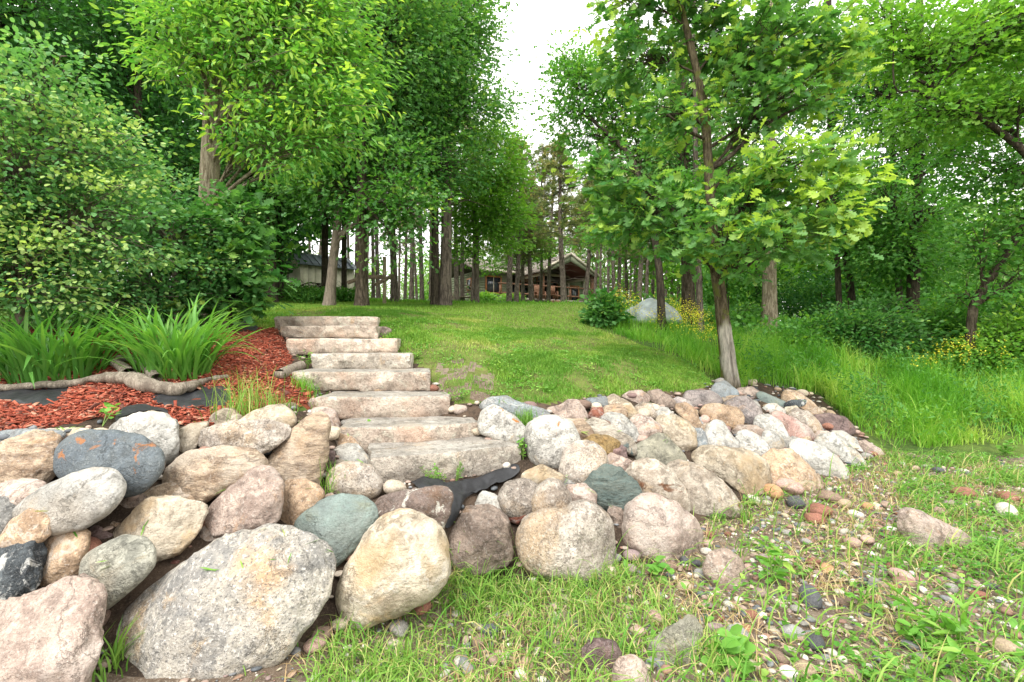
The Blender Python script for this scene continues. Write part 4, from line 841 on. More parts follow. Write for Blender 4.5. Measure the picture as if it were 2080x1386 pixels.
tree('oak_sapling', 'young oak with big lobed leaves at the end of the shrubs beside the top step', 'tree', trunk_px([(470, 640), (465, 560), (462, 480)], 6.0), [.025, .02, .012],
     [blob(470, 600, 5.9, 70, 45, .35), blob(500, 540, 5.9, 60, 60, .35), blob(450, 480, 6.0, 80, 55, .4), blob(500, 450, 6.0, 55, 50, .35), blob(410, 590, 5.9, 60, 60, .35)],
     OAK, 'oak', 'dark', 200, 11, .15, .13, 13, ros=.7, bright=.35, young=.2, limb=.8)
tree('ash_tree', 'ash tree with straight grey-tan trunk rising from the shrubs, bright narrow leaves', 'tree', trunk_px([(428, 640), (424, 420), (432, 250), (438, 120), (446, -60), (450, -300)], 6.9), [.135, .13, .125, .115, .09, .06],
     [blob(380, 75, 6.1, 90, 60, .5), blob(520, 70, 6.0, 110, 85, .5), blob(590, 175, 6.1, 100, 75, .5), blob(670, 240, 6.2, 80, 55, .45), blob(560, 290, 6.3, 90, 45, .4), blob(640, 300, 6.2, 60, 40, .35), blob(395, 175, 6.0, 45, 28, .25), blob(320, 120, 6.4, 60, 45, .35), blob(470, -40, 6.3, 160, 90, .7), blob(720, 285, 6.1, 45, 18, .25), blob(580, 335, 6.0, 40, 16, .25), blob(480, 250, 5.8, 38, 20, .2), blob(700, 130, 6.6, 90, 80, .5), blob(620, 20, 6.4, 120, 80, .6)],
     NARROW, 'ash', 'ash', 640, 22, .108, .15, 14, bright=.48, young=.6, flare=1.25, sides=14, hang=-.45, limb=.2, limbs=[([W(438, 262, 6.8), W(462, 225, 6.5), W(500, 205, 6.3), W(560, 190, 6.1)], .05)], wid=1.15)
# --- dark woodland trees behind them
GW = 'dark broadleaf trees of the wood'
def wood(px, Y, pybase, w, blobs, label, seed, lm='dark', bm='dark', ncl=300, nl=30, ls=.118, cr=.30, lean=0, tm=OAKS, top=None, **k):
    rb = w / F * Y / 2; tp = top if top is not None else -250
    return tree('broadleaf_tree', label, 'tree', trunk_px([(px, pybase), (px + lean * .3, pybase - 120), (px + lean * .7, pybase - 300), (px + lean, tp)], Y), [rb, rb * .9, rb * .75, rb * .4], blobs, tm, lm, bm, ncl, nl, ls, cr, seed, group=k.pop('group', GW), **k)
wood(-60, 9, 640, 30, [blob(-40, 120, 9, 200, 150, 1.2), blob(60, 20, 9, 200, 130, 1.2), blob(-120, 300, 9, 200, 150, 1.2), blob(80, 230, 9.5, 170, 110, 1.0)], 'dark tree filling the top corner above the round-leaved shrub', 21, ncl=420)
wood(280, 10, 640, 24, [blob(230, 120, 10, 170, 120, 1.2), blob(300, 20, 10, 190, 110, 1.2), blob(250, 280, 10.5, 170, 110, 1.0), blob(330, 380, 10.5, 120, 90, .8), blob(150, 340, 10.5, 130, 110, .9)], 'dark leafy tree close behind the ash trunk', 22, ncl=480)
wood(548, 12, 612, 25, [blob(540, 130, 12, 150, 120, 1.3), blob(500, 330, 12, 110, 110, 1.0), blob(545, 400, 11.6, 70, 45, .8), blob(440, 430, 11, 90, 110, .8), blob(620, 20, 12, 180, 120, 1.4)], 'dark thick-trunked oak just before the beige shed', 23, ncl=460, lm='oak')
wood(567, 13.2, 612, 18, [blob(600, 330, 13, 90, 80, 1.0), blob(570, 230, 13.3, 110, 90, 1.0)], 'second dark trunk close to the oak before the shed', 24, ncl=170)
wood(660, 14, 612, 14, [blob(650, 400, 13.8, 80, 60, .8), blob(690, 300, 14, 100, 80, 1)], 'thin dark trunk in front of the shed roof, close by the pale leaning one', 25, ncl=160)
tree('broadleaf_tree', 'slender pale-barked tree that leans and forks above the shed', 'tree', trunk_px([(668, 612), (676, 540), (684, 470), (690, 400), (700, 330), (705, 250)], 11), [.12, .105, .095, .08, .07, .05],
     [blob(690, 300, 11, 100, 70, .9), blob(780, 430, 10.6, 70, 40, .6), blob(820, 390, 10.4, 60, 45, .6), blob(640, 380, 11, 70, 50, .7)], OAKS, 'mid', 'pale', 230, 22, .13, .28, 26, group=GW, limbs=[([W(684, 482, 11), W(715, 462, 10.8), W(770, 448, 10.6)], .05)])
wood(699, 14.5, 612, 11, [blob(730, 380, 14.3, 80, 60, .8)], 'very thin dark trunk between the forked pale tree and the broad oak', 27, ncl=90)
wood(735, 10.6, 615, 23, [blob(760, 200, 11, 150, 120, 1.4), blob(820, 330, 10.6, 90, 60, .9), blob(850, 440, 10.2, 55, 45, .6), blob(700, 380, 10.8, 80, 60, .8), blob(780, 60, 11, 190, 130, 1.5), blob(800, 480, 10.3, 60, 50, .5)], 'broad oak with a flared trunk at the lawn edge beside the shed', 28, lm='oak', bm='oak', ncl=560, flare=1.6, nl=30)
wood(884, 12.6, 620, 17, [blob(880, 120, 12.6, 125, 110, 1.3), blob(930, 230, 12.4, 95, 80, 1.1), blob(850, 0, 12.6, 130, 110, 1.4), blob(950, 70, 12.6, 60, 70, .9), blob(900, 330, 12.2, 110, 60, 1.0), blob(985, 205, 12.4, 48, 40, .7), blob(960, -50, 12.6, 55, 60, .8), blob(830, 250, 12, 100, 80, 1)], 'tall oak whose crown edges the strip of open sky', 29, lm='oak', bm='dark', ncl=760, nl=30, ls=.115, cr=.25)
wood(1062, 26, 618, 8, [blob(1030, 530, 26, 38, 16, .8), blob(1085, 522, 26, 34, 16, .8), blob(1000, 545, 25, 26, 14, .7), blob(1060, 480, 26, 60, 34, 1.2), blob(1120, 500, 26, 30, 18, .8)], 'small olive-leaved tree veiling the roof of the house', 35, lm='light', bm='pine', ncl=170, ls=.14, cr=.28, group='light trees by the house', top=420)
wood(968, 15.5, 618, 11, [blob(985, 330, 15.5, 75, 70, 1.1), blob(960, 420, 15.3, 85, 70, 1.1), blob(1010, 450, 15.3, 60, 70, .9), blob(940, 500, 15, 55, 45, .7), blob(1020, 380, 15.4, 50, 60, .8), blob(1000, 270, 15.5, 45, 45, .7)], 'light-green tree in front of the house, foliage hanging between the pine trunks', 30, lm='light', bm='pine', ncl=460, ls=.12, cr=.26, group='light trees by the house', top=280)
# --- trees on the meadow side
def main_trunk(root, P, R):
    n, s = 90, 28; Q = curve_pts(P, n); r = np.interp(np.linspace(0, 1, n), np.linspace(0, 1, len(R)), R)
    V, q = tube(Q, r, s); h = V[:, 2] - P[0, 2]
    ax = np.repeat(Q, s, 0); rd = V - ax; fac = np.clip((norm(rd) @ norm(np.array([-.08, -1, 0])))[:], -1, 1)
    bare = np.clip((fac - .25 + .25 * snoise(V, 6, 2., 2)) / .2, 0, 1) * np.clip((.92 + .3 * snoise(V, 3, 1.2, 3) - h) / .12, 0, 1) * np.clip((h - .12) / .2, 0, 1)
    a = norm(rd); lat = a @ np.array([1.0, 0, 0]) - .22 - .25 * (h - .55); hole = np.exp(-(lat / .17) ** 2) * np.exp(-((h - .52) / .30) ** 4) * np.clip(fac * 2, 0, 1)
    V = V - a * (hole * .12)[:, None] + a * (np.exp(-((np.abs(lat) - .28) / .13) ** 2) * np.exp(-((h - .52) / .33) ** 4) * .02 * np.clip(fac * 2, 0, 1))[:, None]
    V = V + a * (.012 * snoise(V * np.array([1, 1, .25]), 8, 4., 3) + .02 * np.sin(np.arctan2(a[:, 1], a[:, 0]) * 5 + h * 2) * np.exp(-h / .35))[:, None]
    obj('trunk', mesh_data('trunk', V, [q], BM['oakbare'], {'bare': bare * (1 - hole * .3)}, smooth=True), root)
tree('oak_tree', 'oak with a pale hollow wound at the foot of its trunk, beside the stone bank', 'tree', trunk_px([(1487, 790), (1468, 650), (1453, 520), (1441, 360), (1428, 210), (1402, 90), (1378, -20), (1365, -160)], 7.2), [.125, .095, .085, .073, .062, .05, .036, .024],
     [blob(1300, 420, 6.6, 110, 70, .5), blob(1240, 360, 6.5, 75, 55, .45), blob(1385, 505, 6.4, 70, 38, .35), blob(1480, 480, 6.0, 85, 60, .4), blob(1620, 470, 6.1, 100, 70, .5, .12), blob(1690, 400, 5.9, 75, 85, .45, .32), blob(1630, 320, 6.1, 100, 65, .5, .24), blob(1530, 400, 6.6, 90, 70, .5), blob(1500, 545, 6.5, 60, 40, .4),
      blob(1560, 200, 6.8, 110, 80, .6), blob(1340, 240, 7.2, 70, 50, .5), blob(1300, 120, 7.4, 80, 70, .6), blob(1460, 90, 7.5, 100, 70, .6), blob(1600, 80, 6.8, 130, 90, .7), blob(1720, 110, 6.6, 50, 60, .45, .2), blob(1285, 20, 7.4, 75, 35, .5), blob(1400, -40, 7.2, 130, 80, .7), blob(1500, 330, 7.4, 50, 40, .4)],
     OAK, 'oak', 'oak', 820, 11, .155, .17, 41, bright=.5, young=.6, ros=.75, flare=1.3, limb=.34, trunk_attr=main_trunk,
     limbs=[([W(1441, 345, 7.2), W(1480, 320, 7.1), W(1560, 250, 7.0), W(1690, 190, 6.9)], .045), ([W(1437, 285, 7.2), W(1400, 268, 7.1), W(1365, 240, 7.0), W(1335, 222, 6.9)], .03), ([W(1455, 560, 7.1), W(1500, 555, 7.0), W(1545, 515, 6.9), W(1580, 480, 6.8)], .035)])
GR = 'oaks behind the tall grass'
tree('oak_tree', 'oak behind, whose long bare limb reaches out to the open sky', 'tree', trunk_px([(1345, 650, 10.2), (1338, 540, 10.4), (1318, 430, 11), (1290, 340, 11.6), (1265, 300, 12), (1215, 255, 12.2), (1160, 195, 12.3)], 12.5), [.085, .08, .075, .075, .07, .05, .03],
     [blob(1165, 150, 12.2, 46, 60, .8), blob(1150, 230, 12.2, 44, 45, .7), blob(1200, 170, 12.4, 75, 70, .9), blob(1270, 200, 12.6, 80, 75, 1.0), blob(1190, 270, 12.4, 75, 40, .7), blob(1300, 300, 12.6, 90, 60, .9), blob(1135, 100, 12.2, 20, 28, .4), blob(1290, 420, 12.4, 80, 60, .8), blob(1250, 470, 12.3, 60, 60, .8), blob(1340, 480, 12.3, 60, 50, .8)],
     OAKS, 'mid', 'dark', 480, 22, .12, .22, 42, group=GR, bright=.6)
wood(1400, 11.2, 655, 27, [blob(1390, 330, 11.4, 110, 80, 1.0), blob(1420, 180, 11.6, 120, 100, 1.2), blob(1370, 450, 11, 70, 60, .7), blob(1440, 470, 11, 80, 60, .7)], 'thick dark mossy trunk between the lawn and the wounded oak', 43, lm='oak', bm='oak', group=GR, lean=-12, ncl=260)
wood(1424, 10.6, 690, 14, [blob(1450, 430, 10.6, 60, 60, .6), blob(1400, 400, 10.6, 60, 50, .6)], 'slim reddish-brown trunk rising from yellow flowers beside the thick mossy one', 44, lm='mid', bm='pine', group=GR, ncl=110, lean=-15)
wood(1563, 12.5, 680, 29, [blob(1560, 330, 12.6, 120, 90, 1.2), blob(1620, 480, 12.3, 90, 60, .9), blob(1600, 150, 12.8, 140, 120, 1.4), blob(1530, 500, 12.2, 60, 50, .7)], 'straight two-toned trunk, half dark and half tan, behind the wounded oak', 45, lm='oak', bm='ash', group=GR, ncl=250, nl=20)
wood(1740, 14, 640, 16, [blob(1690, 380, 14, 100, 90, 1.2), blob(1720, 180, 14.2, 130, 120, 1.5), blob(1650, 480, 13.8, 70, 60, .9)], 'leaning dark trunk with leafy shoots beyond the bright oak leaves', 46, lm='mid', bm='dark', group=GR, ncl=230, nl=20, lean=-70)
wood(1708, 13.5, 650, 12, [blob(1760, 450, 13.5, 70, 60, .8)], 'thin leaning stem beside the undergrowth', 47, lm='mid', bm='dark', group=GR, ncl=90, lean=-25)
wood(1850, 12.6, 680, 24, [blob(1850, 280, 12.6, 150, 110, 1.4), blob(1930, 140, 12.8, 170, 120, 1.6), blob(1780, 180, 12.6, 120, 100, 1.3), blob(1900, 430, 12.2, 110, 70, 1.0), blob(1800, 400, 12.2, 90, 70, .9), blob(1960, 300, 12.5, 110, 80, 1)], 'dark multi-limbed oak in the middle of the meadow-side wood', 48, lm='mid', bm='dark', group=GR, ncl=590, lean=20, nl=24)
wood(1832, 13.2, 680, 13, [blob(1800, 520, 13, 80, 60, .9), blob(1880, 540, 13, 70, 55, .8)], 'thin trunk pressed close against the dark multi-limbed oak', 49, lm='mid', bm='pine', group=GR, ncl=150, lean=-25)
tree('oak_tree', 'crooked oak leaning out of the picture, its trunk slanting up beside the meadow', 'tree', trunk_px([(1966, 745), (1975, 640), (1990, 600), (2040, 520), (2090, 440), (2150, 330)], 9.2), [.085, .08, .075, .07, .06, .045],
     [blob(2050, 330, 9.2, 120, 80, .9), blob(2000, 480, 9.0, 90, 60, .7), blob(2090, 560, 9.0, 80, 70, .7), blob(2060, 180, 9.4, 130, 90, 1.0), blob(1960, 590, 9.2, 70, 40, .5), blob(2150, 430, 9.2, 120, 90, 1)], OAKS, 'mid', 'oak', 360, 20, .12, .24, 50, group=GR)
tree('oak_tree', 'tree overhead at the top corner with a bare forked limb among its leaves', 'tree', trunk_px([(2260, 760), (2200, 500), (2100, 330), (1950, 210), (1860, 160)], 8.2), [.10, .09, .06, .04, .025],
     [blob(1880, 100, 8.2, 110, 80, .8), blob(2000, 60, 8.2, 120, 80, .9), blob(2080, 170, 8.2, 90, 70, .7), blob(1850, 240, 8.4, 100, 60, .7), blob(1990, 230, 8.4, 90, 60, .7), blob(1780, 40, 8.6, 100, 70, .8), blob(2100, 20, 8.0, 110, 90, .8)], OAKS, 'light', 'dark', 430, 20, .115, .22, 51, group=GR, limbs=[([W(1900, 205, 8.1), W(1860, 185, 8.1), W(1818, 178, 8.1), W(1815, 60, 8.1)], .03)])
# --- undergrowth shrubs
GS = 'leafy shrubs of the meadow-side undergrowth'
def shrub(px, py, Y, blobs, label, seed, lm='mid', ncl=160, nl=22, ls=.085, cr=.16, tm=OVAL, group=GS, bright=.45, young=.3, name='shrub', hang=-.1):
    b = W(px, py, Y); b[2] = float(H(b[0], b[1])); top = W(blobs[0][0] if False else px, py - 60, Y); top[2] = max(top[2], b[2] + .3)
    return tree(name, label, 'shrub', [b, (b + top) / 2, top], [.03, .022, .012], blobs, tm, lm, 'dark', ncl, nl, ls, cr, seed, group=group, bright=bright, young=young, flare=1.0, limb=.7, sides=6, hang=hang)
shrub(1225, 660, 10, [blob(1222, 645, 10, 24, 22, .3), blob(1234, 615, 10, 17, 18, .22), blob(1212, 608, 10, 10, 14, .15), blob(1245, 640, 9.9, 12, 18, .2)], 'dense dark-green bush standing alone at the lawn edge', 61, 'oak', 100, 16, .12, .11, group=None, bright=.35)
shrub(1640, 740, 10.5, [blob(1640, 690, 10.5, 50, 40, .5), blob(1590, 700, 10.6, 50, 30, .5), blob(1520, 690, 11, 45, 25, .4)], 'undergrowth shrub low before the two-toned trunk', 62, 'mid', 170)
shrub(1760, 740, 10, [blob(1760, 680, 10, 70, 60, .7), blob(1830, 690, 10, 50, 50, .6), blob(1700, 670, 10.4, 50, 45, .5), blob(1780, 640, 10.6, 50, 40, .5)], 'big dark-green shrub at the back of the tall grass', 63, 'oak', 330, bright=.3)
shrub(1900, 730, 10.5, [blob(1900, 680, 10.5, 60, 50, .6), blob(1950, 660, 10.5, 50, 50, .6)], 'mid-green shrub between the multi-limbed oak and the crooked one', 64, 'mid', 260)
shrub(2040, 760, 9, [blob(2040, 700, 9, 60, 45, .5), blob(2100, 680, 9, 60, 60, .6), blob(1990, 720, 9, 50, 35, .4)], 'yellow-green shrub at the picture edge behind the tall grass', 65, 'light', 200, young=.15, bright=.4)
shrub(2060, 660, 12.5, [blob(2060, 620, 12.5, 80, 50, .8), blob(1980, 640, 13, 70, 40, .7)], 'loose green shrub under the crooked oak', 66, 'mid', 200)
shrub(1480, 660, 12.5, [blob(1470, 655, 12.5, 45, 25, .5), blob(1510, 645, 13, 40, 25, .5)], 'small shrub behind the foot of the wounded oak', 67, 'mid', 110)
shrub(985, 618, 32, [blob(984, 606, 31, 16, 10, .5)], 'bright rounded shrub at the corner of the house', 68, 'light', 70, 18, .16, .22, group='shrubs at the house wall')
shrub(1040, 618, 32, [blob(1040, 607, 31, 14, 6, .5)], 'low bright shrub in front of the deck', 69, 'light', 60, 18, .16, .22, group='shrubs at the house wall')
shrub(585, 606, 15, [blob(560, 598, 14, 40, 14, .4), blob(620, 600, 14, 30, 12, .4), blob(690, 602, 14, 30, 12, .4)], 'ferny weeds along the foot of the shed', 70, 'mid', 130, 18, .11, .16, group='weeds at the shed')

# --- the pine grove: one tree of each build, then copies
def pine_proto(seed, h=15.0, r=.14, c0=6.0):
    rg = np.random.default_rng(seed); mb = MB(); z = np.linspace(0, h, 22); P = np.stack([.05 * np.sin(z * .5 + seed), .05 * np.cos(z * .4 + seed), z], 1)
    mb.tube(P, np.interp(z, [0, h], [r, .03]) * (1 + .35 * np.exp(-z / .4)), 9)
    for k in range(26):
        zz = rg.uniform(2.2, c0 + 1.5); a = rg.uniform(0, 6.28); L = rg.uniform(.5, 1.7)
        mb.tube(np.array([(0, 0, zz), (L * .5 * np.cos(a), L * .5 * np.sin(a), zz + .12), (L * np.cos(a), L * np.sin(a), zz - .08)]), [.022, .014, .006], 4)
    pts = []; dr = []
    for k in range(62):
        zz = rg.uniform(c0, h * .99); a = rg.uniform(0, 6.28); L = (1 - (zz - c0) / (h - c0)) ** .7 * 2.3 * rg.uniform(.5, 1.1) + .3
        e = np.array([L * np.cos(a), L * np.sin(a), zz + L * rg.uniform(-.1, .35)]); mb.tube(np.array([(0, 0, zz), e * np.array([.5, .5, 0]) + [0, 0, zz + .1 * L], e]), [.03, .02, .008], 4)
        for j in range(int(9 + L * 6)):
            t = rg.uniform(.4, 1.05); pts.append(np.array([0, 0, zz]) * (1 - t) + e * t + rg.normal(size=3) * .16); dr.append(norm(e - np.array([0, 0, zz])) + np.array([0, 0, .5]))
    pts = np.array(pts); dr = np.array(dr); n = len(pts); k = 15
    X = norm(np.repeat(norm(dr), k, 0) * .7 + rg.normal(size=(n * k, 3)) * .75)
    tri = (np.array([(0, -.085, 0), (0, .085, 0), (1, 0, 0.)]), [np.array([[0, 1, 2]])])
    tint = np.repeat(rg.normal(.5, .24, n), k)
    return mesh_data('trunk', np.vstack(mb.v), [np.vstack(mb.q)], BM['pine'], smooth=True), leaves_mesh('crown', tri, np.repeat(pts, k, 0), X, .26, rg, LM['pine'], tint, .2)
PP = [pine_proto(71), pine_proto(72, 16.5, .14, 7.0), pine_proto(73, 14, .14, 5.5)]
def pine(px, wpx, Y, seed, label, group='pines of the grove by the house'):
    rg = np.random.default_rng(seed); x = (px - CX) / F * Y; sw = (wpx / F * Y) / .28; tm, cm = PP[seed % 3]
    r = empty('pine_tree', (x, Y, float(H(x, Y)) - .1), rg.uniform(0, 6.28)); r.rotation_euler = (rg.normal(0, .018), rg.normal(0, .022), r.rotation_euler[2]); tag(r, label, 'pine tree', group)
    hs_ = rg.uniform(.85, 1.1); cs = np.clip(sw, .75, 1.3); cs = .45 if 870 < px < 950 else cs
    if 950 < px < 1330: hs_ = min(hs_, (EYE + (CY - rg.uniform(235, 345)) / F * Y - float(H(x, Y))) / 15.5); cs = min(cs, max(.55, hs_ * 1.1))
    obj('trunk', tm, r, scale=(sw, sw, hs_)); obj('crown', cm, r, scale=(cs, cs, hs_)); return r
pine(905, 24, 12.6, 1, 'thickest pine trunk, pale grey and nearest to the lawn crest')
pine(800, 15, 15, 2, 'grey-barked pine next to the slim timber post'); pine(1143, 14, 20, 3, 'pine directly in front of the porch gable')
pine(1035, 13, 22, 4, 'one of two pines close together before the deck, the thicker'); pine(1050, 11, 22.6, 5, 'one of two pines close together before the deck, the thinner')
pine(1190, 11, 24, 6, 'pine at the outer corner of the porch roof'); pine(963, 13, 19, 7, 'pine covering the corner of the olive side wall'); pine(1078, 12, 24, 8, 'pine in front of the deck beside the slatted chairs')
pine(1114, 9, 27, 11, 'slim pine between the porch windows'); pine(1097, 8, 28, 12, 'slimmest pine before the tall porch windows'); pine(1208, 7, 33, 13, 'very slim pine just past the end of the porch roof')
_i = 20
for px, wp, Y in ((770, 9, 22), (757, 8, 26), (836, 10, 20), (822, 7, 30), (856, 9, 21), (846, 6, 34), (930, 10, 21), (941, 9, 24), (812, 6, 38), (873, 7, 30), (747, 6, 36), (724, 8, 27), (708, 7, 32), (645, 8, 30), (628, 7, 34),
                  (1245, 9, 24), (1258, 9, 25), (1272, 8, 27), (1290, 7, 31), (1300, 12, 19), (1315, 9, 24), (1326, 8, 28), (1236, 7, 33), (1365, 7, 30), (1379, 7, 27), (1222, 6, 40), (1281, 6, 42), (1352, 6, 36), (1440, 7, 32), (1500, 6, 38), (1268, 6, 52), (1228, 5, 58), (1310, 6, 46), (1180, 5, 56), (1130, 5, 60), (1062, 5, 58), (1090, 5, 62), (1155, 5, 54), (1105, 5, 50), (1010, 5, 55), (980, 5, 60)):
    _i += 1; wh = ('far behind the house roof' if Y >= 50 else 'in the shade behind the beige shed' if px < 735 else 'behind the slim timber post' if px < 790 else 'in the bright gap between the timber post and the thickest pine' if px < 900 else 'beside the thickest pine, before the olive side wall' if px < 1000 else 'between the house and the lone dark bush' if px < 1262 else 'standing above the grey tarp' if px < 1335 else 'behind the thick mossy trunk'); pine(px, wp, Y, _i, f"{'stouter' if wp >= 9 else 'slender' if wp >= 7 else 'very thin'} bare-stemmed pine {wh}")
# --- far wood: copies of three broadleaf trees
def far_proto(seed, lm):
    rg = np.random.default_rng(seed); mb = MB(); mb.tube(np.array([(0, 0, 0), (.1, 0, 2.), (0, .1, 4.5)]), [.14, .11, .04], 6)
    n = 90; u = norm(rg.normal(size=(n, 3))); c = np.array([0, 0, 3.9]) + u * (rg.uniform(.2, 1, n) ** .4)[:, None] * np.array([2.3, 2.3, 3.0])
    k = 24; C = np.repeat(c, k, 0) + rg.normal(size=(n * k, 3)) * .34; X = norm(rg.normal(size=C.shape) + np.array([0, 0, -.2]))
    return mesh_data('trunk', np.vstack(mb.v), [np.vstack(mb.q)], BM['dark'], smooth=True), leaves_mesh('crown', OVAL, C, X, .26, rg, LM[lm], np.repeat(rg.normal(.42, .18, n), k) + rg.normal(0, .12, n * k))
FP = [far_proto(81, 'far'), far_proto(82, 'mid'), far_proto(83, 'light'), far_proto(84, 'dark')]
rg = np.random.default_rng(85)
def far_tree(px, Y, s, v, label, group):
    x = (px - CX) / F * Y; r = empty('broadleaf_tree', (x, Y, float(H(x, Y)) - .1), rg.uniform(0, 6.28)); tag(r, label, 'tree', group)
    sc = (s * rg.uniform(.9, 1.2),) * 2 + (s * rg.uniform(.85, 1.15),); obj('trunk', FP[v][0], r, scale=sc); obj('crown', FP[v][1], r, scale=sc)
for px in range(470, 1520, 27): far_tree(px + rg.uniform(-20, 20), rg.uniform(46, 85), rg.uniform(.85, 1.3), int(rg.choice([0, 0, 2])), 'pale yellow-green tree far behind the pine grove', 'far trees beyond the pine grove')
for px in range(1380, 2240, 36): far_tree(px + rg.uniform(-20, 20), rg.uniform(19, 40), rg.uniform(.8, 1.4), int(rg.choice([0, 2, 2, 1])), 'leafy tree deep in the meadow-side wood', 'far trees of the meadow-side wood')
for px in range(1420, 2240, 38): far_tree(px + rg.uniform(-20, 20), rg.uniform(17, 22), rg.uniform(.28, .45), int(rg.choice([1, 1, 3, 2])), 'young leafy tree low in the meadow-side undergrowth', 'young trees of the meadow-side undergrowth')
for px in range(-260, 560, 60): far_tree(px + rg.uniform(-20, 20), rg.uniform(15, 21), rg.uniform(1.2, 1.8), int(rg.choice([3, 3, 1])), 'dark tree deep in the wood behind the ash', 'dark trees deep in the wood')
for px in range(450, 640, 30): far_tree(px + rg.uniform(-10, 10), rg.uniform(24, 34), rg.uniform(.4, .6), int(rg.choice([1, 2])), 'young tree behind the beige shed', 'young trees behind the shed')
for px in range(-260, 520, 75): far_tree(px + rg.uniform(-20, 20), rg.uniform(10.5, 13), rg.uniform(.5, .75), 3, 'dark young tree hidden behind the round-leaved shrubs', 'dark young trees behind the shrubs')

# ------------------------------------------------------------------ fabric, driftwood, mulch
M_FABRIC = plain_mat('black_landscape_fabric', (.022, .023, .026), .55, .3, 14., .004, .4)
def fabric(pts, label, lift=.02, seed=1, wr=.02):
    P = pxpoly(pts); c = P.mean(0); n = len(P); per = curve_pts(np.vstack([P, P[:1]]), 97)[:-1]; rings = 18; V = [c[None]]; 
    for i in range(1, rings + 1): V.append(c + (per - c) * i / rings)
    V = np.vstack(V); z = H(V[:, 0], V[:, 1]) + lift; P3 = np.stack([V[:, 0], V[:, 1], z], 1)
    t = np.concatenate([[0], np.repeat(np.arange(1, rings + 1) / rings, 96)])
    P3[:, 2] += wr * snoise(P3[:, :2] * np.array([1, .5]), seed, 4., 3) * (1 - .6 * t) - .02 * np.clip(t - .85, 0, 1) / .15
    q = []; s = 96
    i = np.arange(rings - 1)[:, None] * s + 1; j = np.arange(s)[None]; j2 = (j + 1) % s
    q = np.stack([i + j, i + j2, i + s + j2, i + s + j], -1).reshape(-1, 4); tr = np.stack([np.zeros(s, int), 1 + (np.arange(s) + 1) % s, 1 + np.arange(s)], 1)
    return tag(obj('landscape_fabric', mesh_data('landscape_fabric', P3, [q[:, ::-1], tr[:, ::-1]], M_FABRIC, smooth=True)), label, 'fabric', 'black landscape fabric showing through')
fabric([(-30, 786), (60, 784), (150, 786), (150, 800), (120, 822), (70, 833), (30, 818), (-30, 815)], 'patch of black fabric bared under the end of the driftwood at the picture edge', .015, 1)
fabric([(300, 806), (345, 792), (400, 786), (460, 787), (475, 812), (462, 832), (380, 834), (320, 828)], 'patch of black fabric bared below the knotty driftwood end', .015, 2)
fabric([(467, 668), (490, 655), (515, 655), (525, 668), (500, 678), (475, 678)], 'scrap of black fabric near the top of the mulch bed', .03, 3)
fabric([(232, 858), (248, 842), (285, 834), (330, 838), (340, 848), (300, 846), (262, 852), (240, 868)], 'black fabric edge lying over the whitish boulder', .05, 4)
fabric([(835, 985), (890, 992), (950, 980), (1010, 962), (1045, 952), (1055, 966), (1025, 982), (985, 996), (950, 1020), (930, 1058), (908, 1082), (895, 1055), (892, 1015), (850, 1000)], 'crumpled strip of black fabric running down between boulders below the lowest step', .05, 5, .035)

M_DRIFT = bark_mat('driftwood', (.26, .22, .175), (.46, .40, .32), sz=.12); M_DRIFTD = bark_mat('weathered_log', (.30, .25, .2), (.45, .39, .32))
def pxlog(pts, rad, lift=1.0):
    out = []
    for (px, py), r in zip(pts, rad):
        g = ray(px, py + r * F / 4.0); out.append(np.array([g[0], g[1], g[2] + r * lift]))
    return np.array(out)
dwp = pxlog([(-60, 790), (20, 787), (90, 783), (150, 779), (185, 772), (215, 769), (250, 768), (275, 773), (300, 783), (330, 790), (360, 792), (392, 784), (420, 772), (462, 765)], [.03, .04, .042, .045, .05, .058, .07, .075, .07, .065, .06, .05, .035, .02])
dw = empty('driftwood', dwp[6]); tag(dw, 'long grey driftwood branch lying along the mulch in front of the daylilies', 'driftwood')
b = MB(); Q = curve_pts(dwp - dwp[6], 80); rr = np.interp(np.linspace(0, 1, 80), np.linspace(0, 1, 14), np.array([.022, .028, .03, .032, .036, .044, .058, .062, .056, .05, .05, .04, .028, .016]))
v, q = tube(Q, rr, 12); v = v + norm(v - np.repeat(Q, 12, 0)) * (.014 * snoise(v, 4, 5., 3))[:, None]; b.add(v, q); b.build('stem', M_DRIFT, dw, smooth=True)
b = MB(); p2 = pxlog([(262, 768), (248, 752), (232, 742), (212, 735)], [.05, .045, .04, .03], 1.6) - dwp[6]; b.tube(curve_pts(p2, 14), np.linspace(.055, .028, 14), 9); b.build('branch', M_DRIFT, dw, smooth=True)
b = MB(); p2 = pxlog([(318, 775), (300, 760), (282, 742), (262, 735), (240, 733)], [.03, .045, .045, .04, .03], 1.8) - dwp[6]; b.tube(curve_pts(p2, 14), np.linspace(.045, .028, 14), 9); b.build('branch', M_DRIFTD, dw, smooth=True)
lg = pxlog([(568, 760), (590, 748), (612, 740)], [.055, .055, .05]); b = MB(); lo = lg[0]; b.tube(lg - lo, .055, 12); b.prism([lg[0] - lo + np.array(x) for x in ((-.045, -.012, -.03), (.045, -.012, -.03), (.045, -.012, .035), (-.045, -.012, .035))], (0, .02, 0)); tag(b.build('timber_stub', M_DRIFTD, None, smooth=False, loc=lo), 'short dark-ended timber stub sticking out beside the fifth step', 'log')

